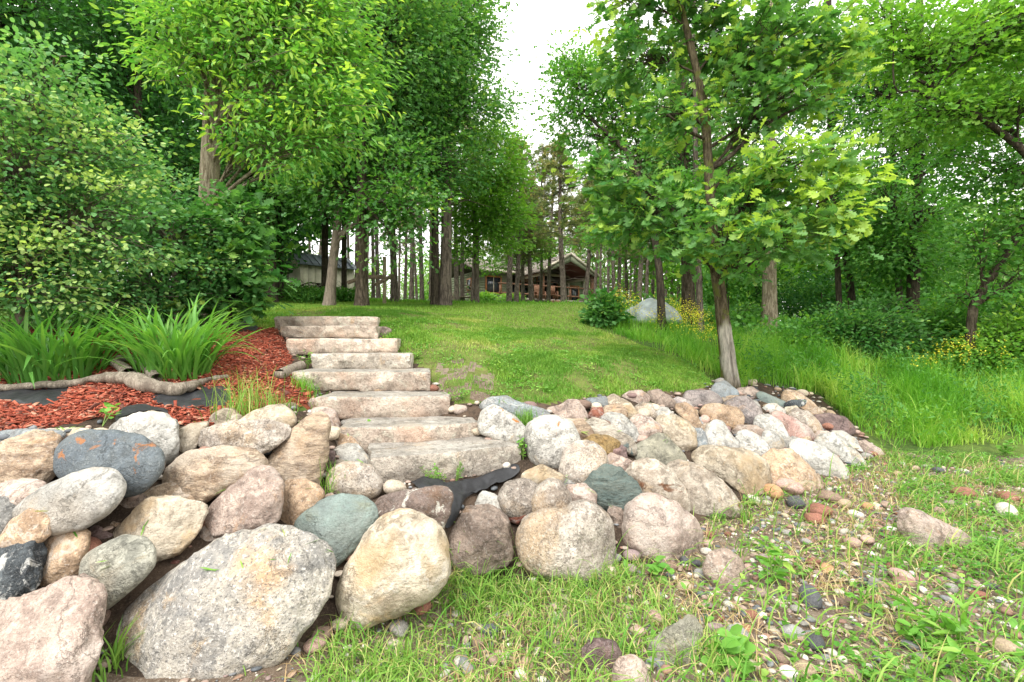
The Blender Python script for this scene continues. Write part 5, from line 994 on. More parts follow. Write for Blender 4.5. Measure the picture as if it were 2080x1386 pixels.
def scatter(poly, n, rg, dens=None):
    poly = np.asarray(poly); lo = poly.min(0); hi = poly.max(0); out = []
    tot = 0
    while tot < n:
        p = rg.uniform(lo, hi, (n * 2, 2)); p = p[inside(poly, p[:, 0], p[:, 1])]
        if dens is not None: p = p[rg.random(len(p)) < dens(p)]
        out.append(p); tot += len(p)
        if len(p) == 0: break
    return np.vstack(out)[:n]
rg = np.random.default_rng(90)
M_CHIP = vcol_mat('red_wood_chips', .85, .003)
fabs = [pxpoly([(-30, 788), (145, 788), (118, 820), (70, 830), (-30, 812)]), pxpoly([(310, 806), (350, 794), (465, 790), (462, 828), (380, 830), (322, 825)])]
p = scatter(POLY_BED, 24000, rg, lambda p: np.where(p[:, 1] < 6.3, np.where(p[:, 0] > -4.9, 1.0, .1), .3)); p = p[~(inside(fabs[0], p[:, 0], p[:, 1]) | inside(fabs[1], p[:, 0], p[:, 1]))]
n = len(p); cube = np.array([(x, y, z) for z in (-.5, .5) for y in (-.5, .5) for x in (-.5, .5)]); cq = np.array([(0, 2, 3, 1), (4, 5, 7, 6), (0, 1, 5, 4), (2, 6, 7, 3), (0, 4, 6, 2), (1, 3, 7, 5)])
X = norm(np.stack([rg.normal(size=n), rg.normal(size=n), rg.normal(0, .28, n)], 1)); Zr = norm(np.stack([rg.normal(0, .4, n), rg.normal(0, .4, n), np.ones(n)], 1)); Y = norm(np.cross(Zr, X)); Z = np.cross(X, Y)
Ls = rg.lognormal(np.log(.030), .5, n); Ws = Ls * rg.uniform(.2, .5, n); Ts = rg.uniform(.004, .010, n)
base = np.stack([p[:, 0], p[:, 1], H(p[:, 0], p[:, 1]) + rg.uniform(0, .022, n)], 1); tap = 1 - .5 * (cube[:, 0] > 0)
V = base[:, None] + cube[None, :, 0:1] * X[:, None] * Ls[:, None, None] + (cube[:, 1] * tap)[None, :, None] * Y[:, None] * Ws[:, None, None] + cube[None, :, 2:3] * Z[:, None] * Ts[:, None, None]
ccol = np.array([(.32, .072, .04), (.40, .115, .068), (.22, .052, .032), (.48, .24, .16), (.15, .06, .045)])[rg.choice(5, n, p=[.4, .25, .2, .08, .07])] * rg.uniform(.75, 1.25, (n, 1))
tag(obj('red_mulch', mesh_data('red_mulch', V.reshape(-1, 3), [(cq[None] + (np.arange(n) * 8)[:, None, None]).reshape(-1, 4)], M_CHIP, {'col': np.repeat(ccol, 8, 0)})), 'red wood-chip mulch', kind='stuff')

# ------------------------------------------------------------------ daylilies: every leaf a part
M_LILY = leaf_mat('daylily_leaf', (.07, .22, .035), (.13, .34, .05), (.26, .46, .10), .38, .4)
M_LILYD = leaf_mat('daylily_leaf_deep', (.05, .17, .03), (.09, .26, .04), (.18, .36, .07), .38, .4)
def blade(L, w0, curl, seg=9, tint=.5, mat=M_LILY, fold_=.35):
    t = np.linspace(0, 1, seg); ang = curl[0] + (curl[1] - curl[0]) * t ** 1.3; st = L / (seg - 1)
    x = np.concatenate([[0], np.cumsum(np.cos(ang[:-1]) * st)]); z = np.concatenate([[0], np.cumsum(np.sin(ang[:-1]) * st)])
    wd = w0 * np.interp(t, [0, .15, .55, .85, 1], [.6, .9, 1, .5, .03])
    up = np.stack([-np.sin(ang), np.zeros(seg), np.cos(ang)], 1); c = np.stack([x, np.zeros(seg), z], 1)
    Lf = c + np.array([0, 1, 0]) * wd[:, None] / 2 + up * (wd * fold_)[:, None] * .5; Rt = c - np.array([0, 1, 0]) * wd[:, None] / 2 + up * (wd * fold_)[:, None] * .5
    V = np.vstack([c, Lf, Rt]); i = np.arange(seg - 1)
    q = np.vstack([np.stack([i, i + 1, seg + i + 1, seg + i], 1), np.stack([i, 2 * seg + i, 2 * seg + i + 1, i + 1], 1)])
    return mesh_data('leaf', V, [q], mat, {'tint': np.full(3 * seg, tint) + .15 * np.tile(t, 3)})
def daylily(px, py, label, seed, mat, n, spread, Lm):
    rg = np.random.default_rng(seed); g = ray(px, py); r = empty('daylily', g); tag(r, label, 'daylily', 'daylily clumps in the mulch')
    protos = [blade(1.0, rg.uniform(.028, .044), (rg.uniform(1.1, 1.5), rg.uniform(-.9, .45)), 9, rg.uniform(.25, .75), mat) for _ in range(18)]
    for i in range(n):
        a = rg.uniform(0, 6.28); q = rg.random() ** .5; o = obj('leaf', protos[rg.integers(18)], r)
        x, y = spread[0] * q * math.cos(a), spread[1] * q * math.sin(a)
        o.location = (x, y, float(H(g[0] + x, g[1] + y)) - g[2] - .02); s = Lm * rg.uniform(.6, 1.15); o.scale = (s, s * rg.uniform(.8, 1.2) * .72 / Lm, s)
        o.rotation_euler = (rg.normal(0, .12), rg.normal(0, .16) - .1 * q, math.atan2(y, x) + rg.normal(0, .7))
daylily(350, 758, 'bright green daylily clump above the knotty part of the driftwood', 101, M_LILY, 270, (.30, .26), .76)
daylily(95, 765, 'broader deeper-green daylily clump at the picture edge', 102, M_LILYD, 290, (.46, .26), .72)
daylily(508, 662, 'tiny daylily sprout at the top of the mulch bed', 103, M_LILY, 7, (.03, .03), .38)

# ------------------------------------------------------------------ grasses
GM = {
 'straw': leaf_mat('straw', (.28, .19, .09), (.46, .36, .18), (.58, .50, .28), .2, .7, .2),
 'lawn': leaf_mat('lawn_grass', (.10, .23, .03), (.21, .38, .05), (.44, .47, .15), .3, .6, .2),
 'tall': leaf_mat('tall_grass_blades', (.09, .27, .025), (.20, .43, .045), (.42, .54, .12), .4, .5, .25),
 'shore': leaf_mat('shore_grass', (.08, .22, .03), (.20, .37, .055), (.50, .46, .20), .3, .5, .25),
 'weed': leaf_mat('weed_leaf', (.07, .22, .03), (.15, .36, .05), (.30, .46, .09), .36, .45, .3),
 'flower': leaf_mat('yellow_flower', (.52, .50, .03), (.66, .62, .05), (.78, .74, .1), .2, .6, .2),
}
def grass(name, label, p, L, wd, rg, mat, tint, lean=.5, seg=3, zoff=0.0, parent=None, dirs=None, kind='stuff', cat=None, group=None):
    n = len(p); L = np.broadcast_to(L, n) * rg.uniform(.55, 1.25, n); a = rg.uniform(0, 6.28, n) if dirs is None else dirs
    ln = np.abs(rg.normal(lean, lean * .5, n)); base = np.stack([p[:, 0], p[:, 1], H(p[:, 0], p[:, 1]) - .005 + zoff], 1)
    if parent is not None: base = base - np.array(parent.location)
    dx = np.stack([np.cos(a), np.sin(a), np.zeros(n)], 1); sd = np.stack([-np.sin(a + rg.normal(0, .6, n)), np.cos(a), np.zeros(n)], 1); sd = norm(sd)
    Vs = []; w_ = np.broadcast_to(wd, n) * rg.uniform(.7, 1.3, n)
    for i in range(seg + 1):
        t = i / seg; th = ln * t ** 1.2; c = base + (dx * np.sin(th * 1.1)[:, None] + np.array([0, 0, 1.0]) * np.cos(np.minimum(th, 1.65))[:, None]) * (L * t)[:, None]
        ww = (w_ * (1 - t ** 2 * .95) / 2)[:, None] * sd
        if i < seg: Vs += [c - ww, c + ww]
        else: Vs += [c]
    V = np.stack(Vs, 1); k = V.shape[1]; off = (np.arange(n) * k)[:, None, None]; fs = []
    if seg > 1: fs.append((np.array([[2 * i, 2 * i + 1, 2 * i + 3, 2 * i + 2] for i in range(seg - 1)])[None] + off).reshape(-1, 4))
    fs.append((np.array([[2 * seg - 2, 2 * seg - 1, 2 * seg]])[None] + off).reshape(-1, 3))
    o = obj(name, mesh_data(name, V.reshape(-1, 3), fs, mat, {'tint': np.repeat(np.clip(tint, 0, 1), k)}), parent)
    if kind or label: tag(o, label, cat, group, kind)
    return o
rg = np.random.default_rng(110)
def lawn_d(p):
    d = .10 + .9 * np.clip(.5 + 1.5 * snoise(p, 31, .75, 4), 0, 1); d *= np.where(inside(SOIL, p[:, 0], p[:, 1]), .38, 1) * np.clip(1 - .5 * np.exp(-(((p[:, 0] - soil[0]) / .55) ** 2 + ((p[:, 1] - soil[1]) / .45) ** 2)), .04, 1); return d
soil = ray(935, 775)[:2]
nearL = POLY_LAWN.copy()
p = scatter(POLY_LAWN, 90000, rg, lambda p: lawn_d(p) * (p[:, 1] < 9)); tn = .38 + .42 * snoise(p, 33, .4, 3) + rg.normal(0, .15, len(p)) + .16 * snoise(p, 34, 2., 2)
grass('lawn_grass', 'mown lawn grass on the slope', p, .05 * (1 + .5 * snoise(p, 36, 1.2, 2)), .008, rg, GM['lawn'], tn, .6, 2)
p = scatter(POLY_LAWN, 60000, rg, lambda p: (p[:, 1] >= 9) * .9 + 0); tn = .40 + .22 * snoise(p, 33, .3, 3) + rg.normal(0, .13, len(p))
grass('lawn_grass', 'mown lawn grass on the crest', p, .05, .016, rg, GM['lawn'], tn, .6, 1)
# tall meadow grass and yellow flowers
POLY_MEADOW = np.vstack([pxpoly([(1500, 795), (1600, 788), (1665, 800), (1735, 862), (1790, 905), (1950, 905), (2090, 905)]), [(9.5, 6.9), (14, 8), (14, 13), (6.5, 13)], pxpoly([(1640, 705), (1540, 700), (1490, 740)])])
p = scatter(POLY_MEADOW, 38000, rg, lambda p: np.where(p[:, 1] < 8.5, 1, .5) * np.clip(.6 + 1.1 * snoise(p, 41, .7, 3), .12, 1)); tn = .5 + .38 * snoise(p, 43, .45, 3) + rg.normal(0, .14, len(p))
edge = np.clip((p[:, 1] - 6.1) / 1.0, .35, 1)
grass('tall_grass', 'tall lush grass of the meadow beside the stone bank', p, .46 * edge * (1 + .35 * snoise(p, 47, .6, 3)), .010, rg, GM['tall'], tn, .75, 4)
p = scatter(POLY_MEADOW, 1700, rg, lambda p: np.clip(.35 + 1.1 * snoise(p, 44, .6, 2), .03, 1)); kk = 9; C = np.repeat(np.stack([p[:, 0], p[:, 1], H(p[:, 0], p[:, 1])], 1), kk, 0) + np.stack([rg.normal(0, .06, 1700 * kk), rg.normal(0, .06, 1700 * kk), rg.uniform(.1, .52, 1700 * kk)], 1)
tag(obj('meadow_weeds', leaves_mesh('meadow_weeds', NARROW, C, rg.normal(size=C.shape) + np.array([0, 0, .3]), .075, rg, LM['mid'], .45 + .25 * snoise(C[:, :2], 46, .5, 2) + rg.normal(0, .15, len(C)))), 'leafy weeds mixed into the tall meadow grass', kind='stuff')
POLY_BELT = np.vstack([pxpoly([(1205, 650), (1225, 672), (1300, 698), (1370, 728), (1430, 760), (1470, 782), (1500, 780)]), [(4.9, 8.5), (5.4, 10.5), (4.9, 12.5), (2.2, 12.5)]])
p = scatter(POLY_BELT, 10500, rg, lambda p: np.clip(.55 + 1.0 * snoise(p, 48, .8, 2), .1, 1)); tn = .42 + .34 * snoise(p, 45, .6, 3) + rg.normal(0, .14, len(p))
grass('tall_grass', 'tall grass belt between lawn and oaks', p, .32 * np.clip(.75 + .5 * snoise(p, 49, .7, 2), .25, 1.2), .011, rg, GM['tall'], tn, .65, 3)
def flowers(poly, n, hgt, seed, label):
    rg = np.random.default_rng(seed); p = scatter(poly, n, rg, lambda p: np.clip(.4 + 1.2 * snoise(p, seed, .6, 2), 0, 1)); k = 14; h = rg.uniform(.55, 1.1, n) * hgt
    b = np.stack([p[:, 0], p[:, 1], H(p[:, 0], p[:, 1])], 1); tip = b + np.stack([rg.normal(0, .05, n), rg.normal(0, .05, n), h], 1)
    P = np.repeat(tip, k, 0) + rg.normal(size=(n * k, 3)) * np.array([.045, .045, .07]); X = rg.normal(size=P.shape)
    tag(obj('yellow_wildflowers', leaves_mesh('yellow_wildflowers', fold([(0, 0), (.5, .4), (1, 0)]), P, X, .026, rg, GM['flower'], rg.random(n * k))), label, kind='stuff')
    grass('flower_stems', 'stems of the yellow wildflowers', p, h, .01, rg, GM['weed'], rg.normal(.4, .1, n), .08, 2)
flowers(np.vstack([pxpoly([(1250, 672), (1330, 690), (1400, 720), (1440, 735)]), [(4.4, 9.5), (3.9, 11.5), (2.4, 11.2)]]), 170, .62, 121, 'yellow wildflowers along the lawn edge')
flowers(np.array([(7.0, 8.2), (9.5, 8.2), (10, 9.8), (7.4, 9.6)]), 60, .75, 122, 'yellow wildflowers in the tall grass')
POLY_FERN = np.array([(4.2, 10.5), (12, 9.5), (16, 13), (14, 20), (6, 18), (3.5, 14)])
p = scatter(POLY_FERN, 9000, rg); z = H(p[:, 0], p[:, 1]); P = np.stack([p[:, 0], p[:, 1], z + rg.uniform(.05, .6, len(p)) ** 1.2], 1)
tag(obj('undergrowth_leaves', leaves_mesh('undergrowth_leaves', OVAL, P, rg.normal(size=P.shape) + np.array([0, 0, .1]), .13, rg, LM['mid'], .45 + .25 * snoise(p, 51, .4, 3) + rg.normal(0, .12, len(p)))), 'low leafy undergrowth of the meadow-side wood', kind='stuff')
POLY_LW = np.array([(-12, 14.5), (4, 14.3), (6, 30), (-14, 30)])
p = scatter(POLY_LW, 9000, rg, lambda p: np.clip(1.3 - (p[:, 1] - 14) / 9, .1, 1)); grass('woodland_grass', 'grass under the pine grove', p, .14, .04, rg, GM['tall'], rg.normal(.35, .15, len(p)), .5, 2)
p = scatter(np.array([(-9, 12), (-5.2, 12.3), (-4.5, 14.6), (-9, 16)]), 4000, rg); P = np.stack([p[:, 0], p[:, 1], H(p[:, 0], p[:, 1]) + rg.uniform(.02, .38, len(p))], 1)
tag(obj('undergrowth_leaves', leaves_mesh('undergrowth_leaves', NARROW, P, rg.normal(size=P.shape) + np.array([0, 0, .3]), .13, rg, LM['mid'], rg.normal(.45, .18, len(p)))), 'leafy weeds in front of the shed', kind='stuff')

# shore grass in the foreground, mown clippings, creeping leaves, litter
def on_beach(x0, x1, y0, y1, n, dens): 
    return scatter(np.array([(x0, y0), (x1, y0), (x1, y1), (x0, y1)]), n, rg, lambda p: dens(p) * (is_beach(p[:, 0], p[:, 1])) * ~inside(POLY_BANK, p[:, 0], p[:, 1]))
# greenness of the shore: high near the middle bottom and to the far side, low on the bare cobble strip
GRV = pxpoly([(1250, 1175), (1330, 1160), (1450, 1080), (1540, 1030), (1690, 990), (1800, 930), (1830, 1000), (1810, 1090), (1760, 1180), (1700, 1290), (1740, 1386), (1640, 1400), (1330, 1400), (1240, 1260)])
def green(p):
    g = np.where(inside(GRV, p[:, 0], p[:, 1]), .06, .7); return g * np.clip(.5 + .9 * snoise(p, 61, .9, 3), .05, 1)
p = on_beach(-1.2, 6.5, 1.5, 6.6, 12000, lambda p: green(p) * np.clip(1.25 - p[:, 1] * .12, .4, 1)); tn = .45 + .22 * snoise(p, 63, 1.2, 2) + rg.normal(0, .2, len(p))
grass('shore_grass', 'ragged grass on the gravel beach', p, .10, .0065, rg, GM['shore'], tn, .95, 4)
p = on_beach(-.9, 1.0, 1.55, 3.2, 3600, lambda p: np.clip(.5 + 1.1 * snoise(p, 65, 1.0, 2), 0.05, 1)); grass('shore_grass', 'longer yellowing grass in front of the big cream boulder', p, .15, .0065, rg, GM['shore'], rg.normal(.55, .22, len(p)), .9, 5)
p = on_beach(-1.0, 6, 1.55, 6.2, 6500, lambda p: np.clip(.4 + .9 * snoise(p, 67, 1.1, 2), .05, 1)); grass('dry_grass', 'straw-coloured dead grass on the beach', p, .13, .006, rg, GM['straw'], rg.random(len(p)), 1.25, 4)
# flattened cut blades
p = on_beach(-1.0, 6.0, 1.6, 6.4, 3200, lambda p: green(p) * .8 + .25); grass('grass_clippings', 'long cut grass blades lying flat on the beach', p, .26, .0085, rg, GM['shore'], rg.normal(.45, .2, len(p)), 1.6, 5, .02, dirs=rg.normal(-.35, .7, len(p)))
# creeping leafy weeds
def weed_cover(p, k, size, hgt, name, label, tm, spread=.05, tb=.45):
    n = len(p); C = np.repeat(np.stack([p[:, 0], p[:, 1], H(p[:, 0], p[:, 1])], 1), k, 0) + np.stack([rg.normal(0, spread, n * k), rg.normal(0, spread, n * k), rg.uniform(.006, hgt, n * k)], 1)
    X = np.stack([rg.normal(size=n * k), rg.normal(size=n * k), rg.normal(.25, .3, n * k)], 1); tint = tb + .2 * snoise(C[:, :2], 71, 1.3, 2) + rg.normal(0, .16, n * k)
    return tag(obj(name, leaves_mesh(name, tm, C, X, size, rg, GM['weed'], tint, 1.6)), label, kind='stuff')
p = on_beach(1.0, 6.8, 1.5, 6.5, 2400, lambda p: green(p) * np.clip((p[:, 0] - .45 * p[:, 1] + .5) / 1.2, .05, 1)); weed_cover(p, 7, .034, .05, 'creeping_weeds', 'small-leaved creeping weeds over the beach gravel', OVAL)
p = on_beach(.6, 3.6, 1.5, 3.6, 110, lambda p: np.clip(.3 + 1.3 * snoise(p, 73, 1.2, 2), .03, 1)); weed_cover(p, 5, .04, .06, 'creeping_weeds', 'broad-leaved creeping weeds on the near beach', ROUND, .06, .5)
p = scatter(POLY_LAWN, 1300, rg, lambda p: (p[:, 1] < 8) * np.clip(snoise(p, 75, .8, 3) * 2, 0.02, 1)); weed_cover(p, 6, .03, .04, 'lawn_weeds', 'yellow-green weeds in the thin lawn', OVAL, .05, .6)
# brown leaf and straw litter
M_LIT = vcol_mat('dry_litter', .9)
p = on_beach(-1.4, 6, 1.5, 6.2, 5200, lambda p: .7 + 0 * p[:, 0]); n = len(p); P = np.stack([p[:, 0], p[:, 1], H(p[:, 0], p[:, 1]) + rg.uniform(.004, .02, n)], 1)
me = leaves_mesh('dry_litter', NARROW, P, np.stack([rg.normal(size=n), rg.normal(size=n), rg.normal(0, .25, n)], 1), .045, rg, M_LIT, np.zeros(n), 1.5)
cl = np.array([(.30, .21, .14), (.40, .31, .21), (.2, .13, .09), (.5, .43, .3)])[rg.choice(4, n)] * rg.uniform(.7, 1.2, (n, 1)); at = me.attributes.new('col', 'FLOAT_COLOR', 'POINT'); kk = len(me.vertices) // n
at.data.foreach_set('color', np.concatenate([np.repeat(cl, kk, 0), np.ones((n * kk, 1))], 1).astype(np.float32).ravel()); tag(obj('dry_litter', me), 'dry brown leaf and straw litter', kind='stuff')

# ------------------------------------------------------------------ pebbles and cobbles
PCOL = np.array([(.36, .27, .22), (.28, .17, .13), (.20, .205, .21), (.11, .12, .13), (.55, .51, .45), (.42, .36, .29), (.30, .22, .2), (.68, .65, .58)])
def pebble_mass(name, label, p, rad, sub, rg, lift=.3):
    n = len(p); d, f = ico(sub); k = len(d); r = np.broadcast_to(rad, n) * rg.lognormal(0, .35, n); ax = rg.uniform(.6, 1.3, (n, 3)) * np.array([1, 1, .55]); a = rg.uniform(0, 6.28, n)
    V = d[None] * ax[:, None] * r[:, None, None]; x = V[..., 0] * np.cos(a)[:, None] - V[..., 1] * np.sin(a)[:, None]; y = V[..., 0] * np.sin(a)[:, None] + V[..., 1] * np.cos(a)[:, None]
    V = np.stack([x + p[:, 0, None], y + p[:, 1, None], V[..., 2] + (H(p[:, 0], p[:, 1]) + r * lift)[:, None]], -1)
    c = PCOL[rg.choice(8, n, p=[.22, .16, .15, .13, .1, .12, .07, .05])] * rg.uniform(.75, 1.25, (n, 1))
    return tag(obj(name, mesh_data(name, V.reshape(-1, 3), [(f[None] + (np.arange(n) * k)[:, None, None]).reshape(-1, 3)], M_PEB, {'col': np.repeat(c, k, 0)}, smooth=True)), label, kind='stuff')
M_PEB = vcol_mat('pebble_stone', .7, .002)
gr = lambda p: np.clip(1.25 - green(p), .25, 1)
p = on_beach(-1.6, 6.5, 1.5, 6.4, 4200, lambda p: gr(p) * np.clip(1.2 - p[:, 1] * .12, .3, 1)); pebble_mass('gravel', 'mixed pebbles of the beach', p, .017, 2, rg)
p = on_beach(-1.6, 5.5, 1.5, 5.2, 9000, lambda p: gr(p)); pebble_mass('gravel', 'fine gravel between the beach pebbles', p, .007, 1, rg)
p = scatter(POLY_BANK, 1500, rg); pebble_mass('gravel', 'small stones in the gaps of the bank', p, .022, 2, rg, .6)
# cobbles one by one
CM, _nt, _b = new_mat('cobble_stone'); vec, oi = obj_coords(_nt); _n1 = noise(_nt, vec, 9., 5, .65); _n2 = noise(_nt, vec, 90., 3, .7)
_c = mix(_nt, ramp(_nt, _n1, .35, .68), mix(_nt, 1.0, oi.outputs['Color'], (.7, .69, .68), 'MULTIPLY'), mix(_nt, 1.0, oi.outputs['Color'], (1.25, 1.22, 1.18), 'MULTIPLY'))
_c = mix(_nt, math_(_nt, 'MULTIPLY', ramp(_nt, _n2, .55, .68), .3), _c, (.55, .5, .45)); _nt.links.new(_c, _b.inputs['Base Color']); _b.inputs['Roughness'].default_value = .72
bump(_nt, _b, [_n1, _n2], .006, .6)
def cob_proto(seed):
    d, f = ico(3); r_ = np.random.default_rng(seed); q = d * np.array([1, r_.uniform(.62, .85), r_.uniform(.42, .65)])
    for _ in range(5):
        nn = norm(r_.normal(size=3)); sup = (q @ nn).max(); e = np.maximum(q @ nn - sup * r_.uniform(.75, .92), 0); q = q - (e * .75)[:, None] * nn
    q = q + d * (.05 * snoise(d, seed, .5, 3))[:, None]; me = mesh_data('cobble', q, [f], CM, smooth=True); return me
CP = [cob_proto(200 + i) for i in range(14)]
CC = {'white': (.62, .59, .53), 'grey': (.33, .33, .33), 'charcoal': (.085, .09, .1), 'brick-red': (.27, .12, .085), 'pinkish': (.42, .29, .25), 'brown': (.24, .17, .13), 'mauve': (.30, .23, .23), 'tan': (.42, .33, .23), 'orange': (.42, .24, .13), 'cream': (.58, .5, .39)}
placed = []
def cobble(x, y, r, col, label, rg, group='cobbles on the beach', sq=1.0, rz=None, z=.38, name='cobble'):
    o = obj(name, CP[rg.integers(14)], None, (x, y, float(H(x, y)) + r * z), (rg.normal(0, .15), rg.normal(0, .15), rg.uniform(0, 6.28) if rz is None else rz), (r, r * sq, r * sq))
    c = np.array(CC[col]) * rg.uniform(.85, 1.15); o.color = (*c, 1); placed.append((x, y, r)); return tag(o, label, 'stone', group)
rg = np.random.default_rng(130)
for px, py, w_, col, lab in (
  (1480, 1235, 22, 'white', 'small clean white oval pebble in the middle of the gravel'), (1450, 1285, 40, 'mauve', 'pale mauve cobble touching the triangular yellow-grey stone'), (1518, 1283, 28, 'orange', 'squarish rust-orange cobble near the striped blue one'),
  (1497, 1295, 46, 'grey', 'elongated blue-grey cobble with pale stripes'), (1610, 1293, 42, 'grey', 'smooth light grey cobble above the charcoal one'), (1655, 1316, 46, 'charcoal', 'smooth charcoal egg-shaped cobble beside white pebbles'),
  (1647, 1225, 62, 'charcoal', 'long flat dark slate cobble among broad leaves'), (1555, 1143, 36, 'mauve', 'round purple-grey cobble beside the small round boulder'), (1680, 1162, 34, 'orange', 'round rusty cobble below the lone boulder'), (1712, 1170, 22, 'grey', 'little slate-grey cobble beside the round rusty one'),
  (1652, 1150, 36, 'brick-red', 'brownish red cobble next to the round rusty one'), (1735, 1338, 34, 'cream', 'cream pebble in the white cluster near the charcoal cobble'), (1690, 1332, 24, 'white', 'white pebble touching the charcoal egg-shaped cobble'), (1712, 1345, 22, 'white', 'white pebble in the middle of the white cluster'),
  (1785, 1115, 22, 'white', 'bright white pebble in the weeds before the lone boulder'), (1798, 1238, 18, 'white', 'white pebble beside the dry reed stalk'), (1955, 1010, 46, 'brick-red', 'terracotta cobble in the far grass'), (2045, 1018, 44, 'brick-red', 'red-brown cobble at the picture edge beyond the lone boulder'), (2045, 1048, 50, 'white', 'flat whitish stone at the picture edge'), (1990, 1028, 22, 'tan', 'small tan cobble in the far grass'),
  (1910, 1045, 28, 'pinkish', 'pinkish cobble just behind the lone boulder'), (1740, 1052, 32, 'white', 'pale speckled cobble on the gravel between bank and lone boulder'), (1665, 1048, 54, 'brick-red', 'brick-red cobble in front of the orange-cream boulder'), (1655, 1062, 40, 'brick-red', 'second brick-red cobble lying against the first'), (1684, 1018, 46, 'brown', 'brown oblong cobble in the row along the bank'), (1715, 1030, 32, 'tan', 'tan cobble at the end of the brown row along the bank'),
  (1615, 1030, 44, 'charcoal', 'flat dark cobble at the foot of the long cream boulder'), (1570, 1008, 48, 'orange', 'orange-brown cobble under the hollow orange-cream boulder'), (1530, 1020, 30, 'white', 'bluish white pebble at the foot of the stained boulder'), (1600, 1000, 60, 'pinkish', 'flat pinkish slab cobble under the orange-cream boulder'),
  (1283, 1137, 38, 'mauve', 'purple-brown oval cobble under the salmon-pink boulder'), (1280, 1165, 34, 'mauve', 'second purple-brown oval cobble, tilted, under the salmon-pink boulder'), (1250, 1143, 30, 'grey', 'grey cobble between the wide granite and salmon-pink boulders'), (1240, 1170, 34, 'cream', 'beige cobble leaning on the wide granite boulder'), (1390, 1145, 26, 'charcoal', 'blackish cobble under the edge of the salmon-pink boulder'), (1415, 1150, 24, 'charcoal', 'blackish cobble with a red neighbour by the small round boulder'),
  (1360, 1160, 34, 'brown', 'brown cobble with a white top by the salmon-pink boulder'), (1425, 1172, 30, 'grey', 'grey cobble close to the small round boulder'), (1392, 1200, 36, 'tan', 'sandy-orange cobble left lying in the open gravel'), (1330, 1265, 48, 'pinkish', 'pinkish grey cobble in the grass above the triangular stone'), (1525, 1255, 34, 'brick-red', 'dark red oval cobble among the gravel'), (1550, 1235, 30, 'brown', 'narrow brown cobble beside the dark red oval one'),
  (1495, 1315, 34, 'tan', 'light brown cobble below the striped blue-grey one'), (1580, 1345, 44, 'brown', 'brown blocky cobble near the bottom edge'), (1490, 1372, 40, 'pinkish', 'pale pink cobble at the bottom edge'), (1730, 1378, 46, 'pinkish', 'pinkish cobble at the bottom edge beside the white cluster'), (1635, 1370, 50, 'tan', 'tan-green cobble at the bottom edge'), (1930, 1275, 40, 'tan', 'brown cobble half hidden in the weeds'),
  (2045, 1330, 60, 'tan', 'long tan cobble in the bottom corner grass'), (1830, 1180, 50, 'pinkish', 'flat rosy cobble in the weeds below the lone boulder'), (690, 1280, 40, 'cream', 'cream cobble in the grass beside the big cream boulder'), (640, 1320, 50, 'pinkish', 'pinkish cobble between the largest granite and the grass'), (655, 1300, 50, 'brown', 'reddish-brown cobble at the lower corner of the largest granite'), (855, 1245, 44, 'brick-red', 'reddish cobble under the big cream boulder')):
    g = ray(px, py); cobble(g[0], g[1], w_ / F * g[1] / 2, col, lab, rg)
FBX = pxpoly([(800, 960), (1075, 930), (1075, 985), (960, 1050), (900, 1110), (860, 1020)]); FP_ = scatter(POLY_BANK, 420, rg); FCOL = {'cream': (.55, .47, .36), 'dark brown': (.2, .14, .11), 'pinkish': (.45, .32, .27), 'tan': (.43, .32, .22), 'beige': (.48, .41, .33), 'grey': (.3, .29, .27), 'rusty red': (.28, .13, .09), 'plum-brown': (.24, .16, .15)}
CC.update(FCOL); fk = list(FCOL)
for x, y in FP_[:190]:
    if (y > 5 and x < -1) or inside(FBX, np.array([x]), np.array([y]))[0]: continue
    col = fk[rg.integers(len(fk))]; cobble(x, y, rg.uniform(.05, .105), col, f'{col} fill stone wedged between the larger boulders of the bank', rg, f'{col} fill stones of the bank', z=.35, name='fill_stone')
names = [k for k in CC if k not in FCOL or k in ('grey', 'pinkish', 'tan', 'cream')]; pr = np.array([{'white': .08, 'grey': .15, 'charcoal': .14, 'brick-red': .14, 'pinkish': .16, 'brown': .14, 'mauve': .08, 'tan': .06, 'orange': .02, 'cream': .03}[k] for k in names]); pr /= pr.sum()
p = on_beach(-.9, 5.6, 1.55, 6.0, 900, lambda p: gr(p) ** 1.3); cnt = 0
for x, y in p:
    r = rg.lognormal(np.log(.034), .32)
    if cnt >= 235: break
    if any((x - a) ** 2 + (y - b_) ** 2 < (r + c) ** 2 * .8 for a, b_, c in placed): continue
    col = str(rg.choice(names, p=pr)); cobble(x, y, r, col, f'{col} cobble lying loose in the beach gravel', rg, f'{col} cobbles in the beach gravel'); cnt += 1

# ------------------------------------------------------------------ tufts, weeds, sticks
def tuft(px, py, label, n, L, seed, dy=0, m='tall', wd=.005, spread=.05, name='grass_tuft', lean=.5, tb=.4):
    rg = np.random.default_rng(seed); g = ray(px, py); g[1] += dy; r = empty(name, (g[0], g[1], float(H(g[0], g[1])))); tag(r, label, 'grass tuft', 'grass tufts among the stones')
    p = g[:2] + rg.normal(size=(n, 2)) * spread; grass('blades', None, p, L, wd, rg, GM[m], rg.normal(tb, .15, n), lean, 4, 0, r, kind=None)
tuft(500, 838, 'wispy grass tuft at the corner of the mulch behind the yellowish cream boulder', 160, .34, 301, m='shore', tb=.55, spread=.10)
tuft(655, 836, 'fine dark grass tuft at the end of the fourth step', 120, .16, 302, spread=.05); tuft(620, 795, 'fine grass tuft beside the timber stub', 140, .18, 303, spread=.07)
tuft(1066, 862, 'round grass tuft on the long low whitish-blue rock', 170, .17, 304, dy=-.02, spread=.05, m='shore', tb=.35); tuft(672, 1000, 'thin grass beside the speckled beige boulder', 40, .2, 305, spread=.05)
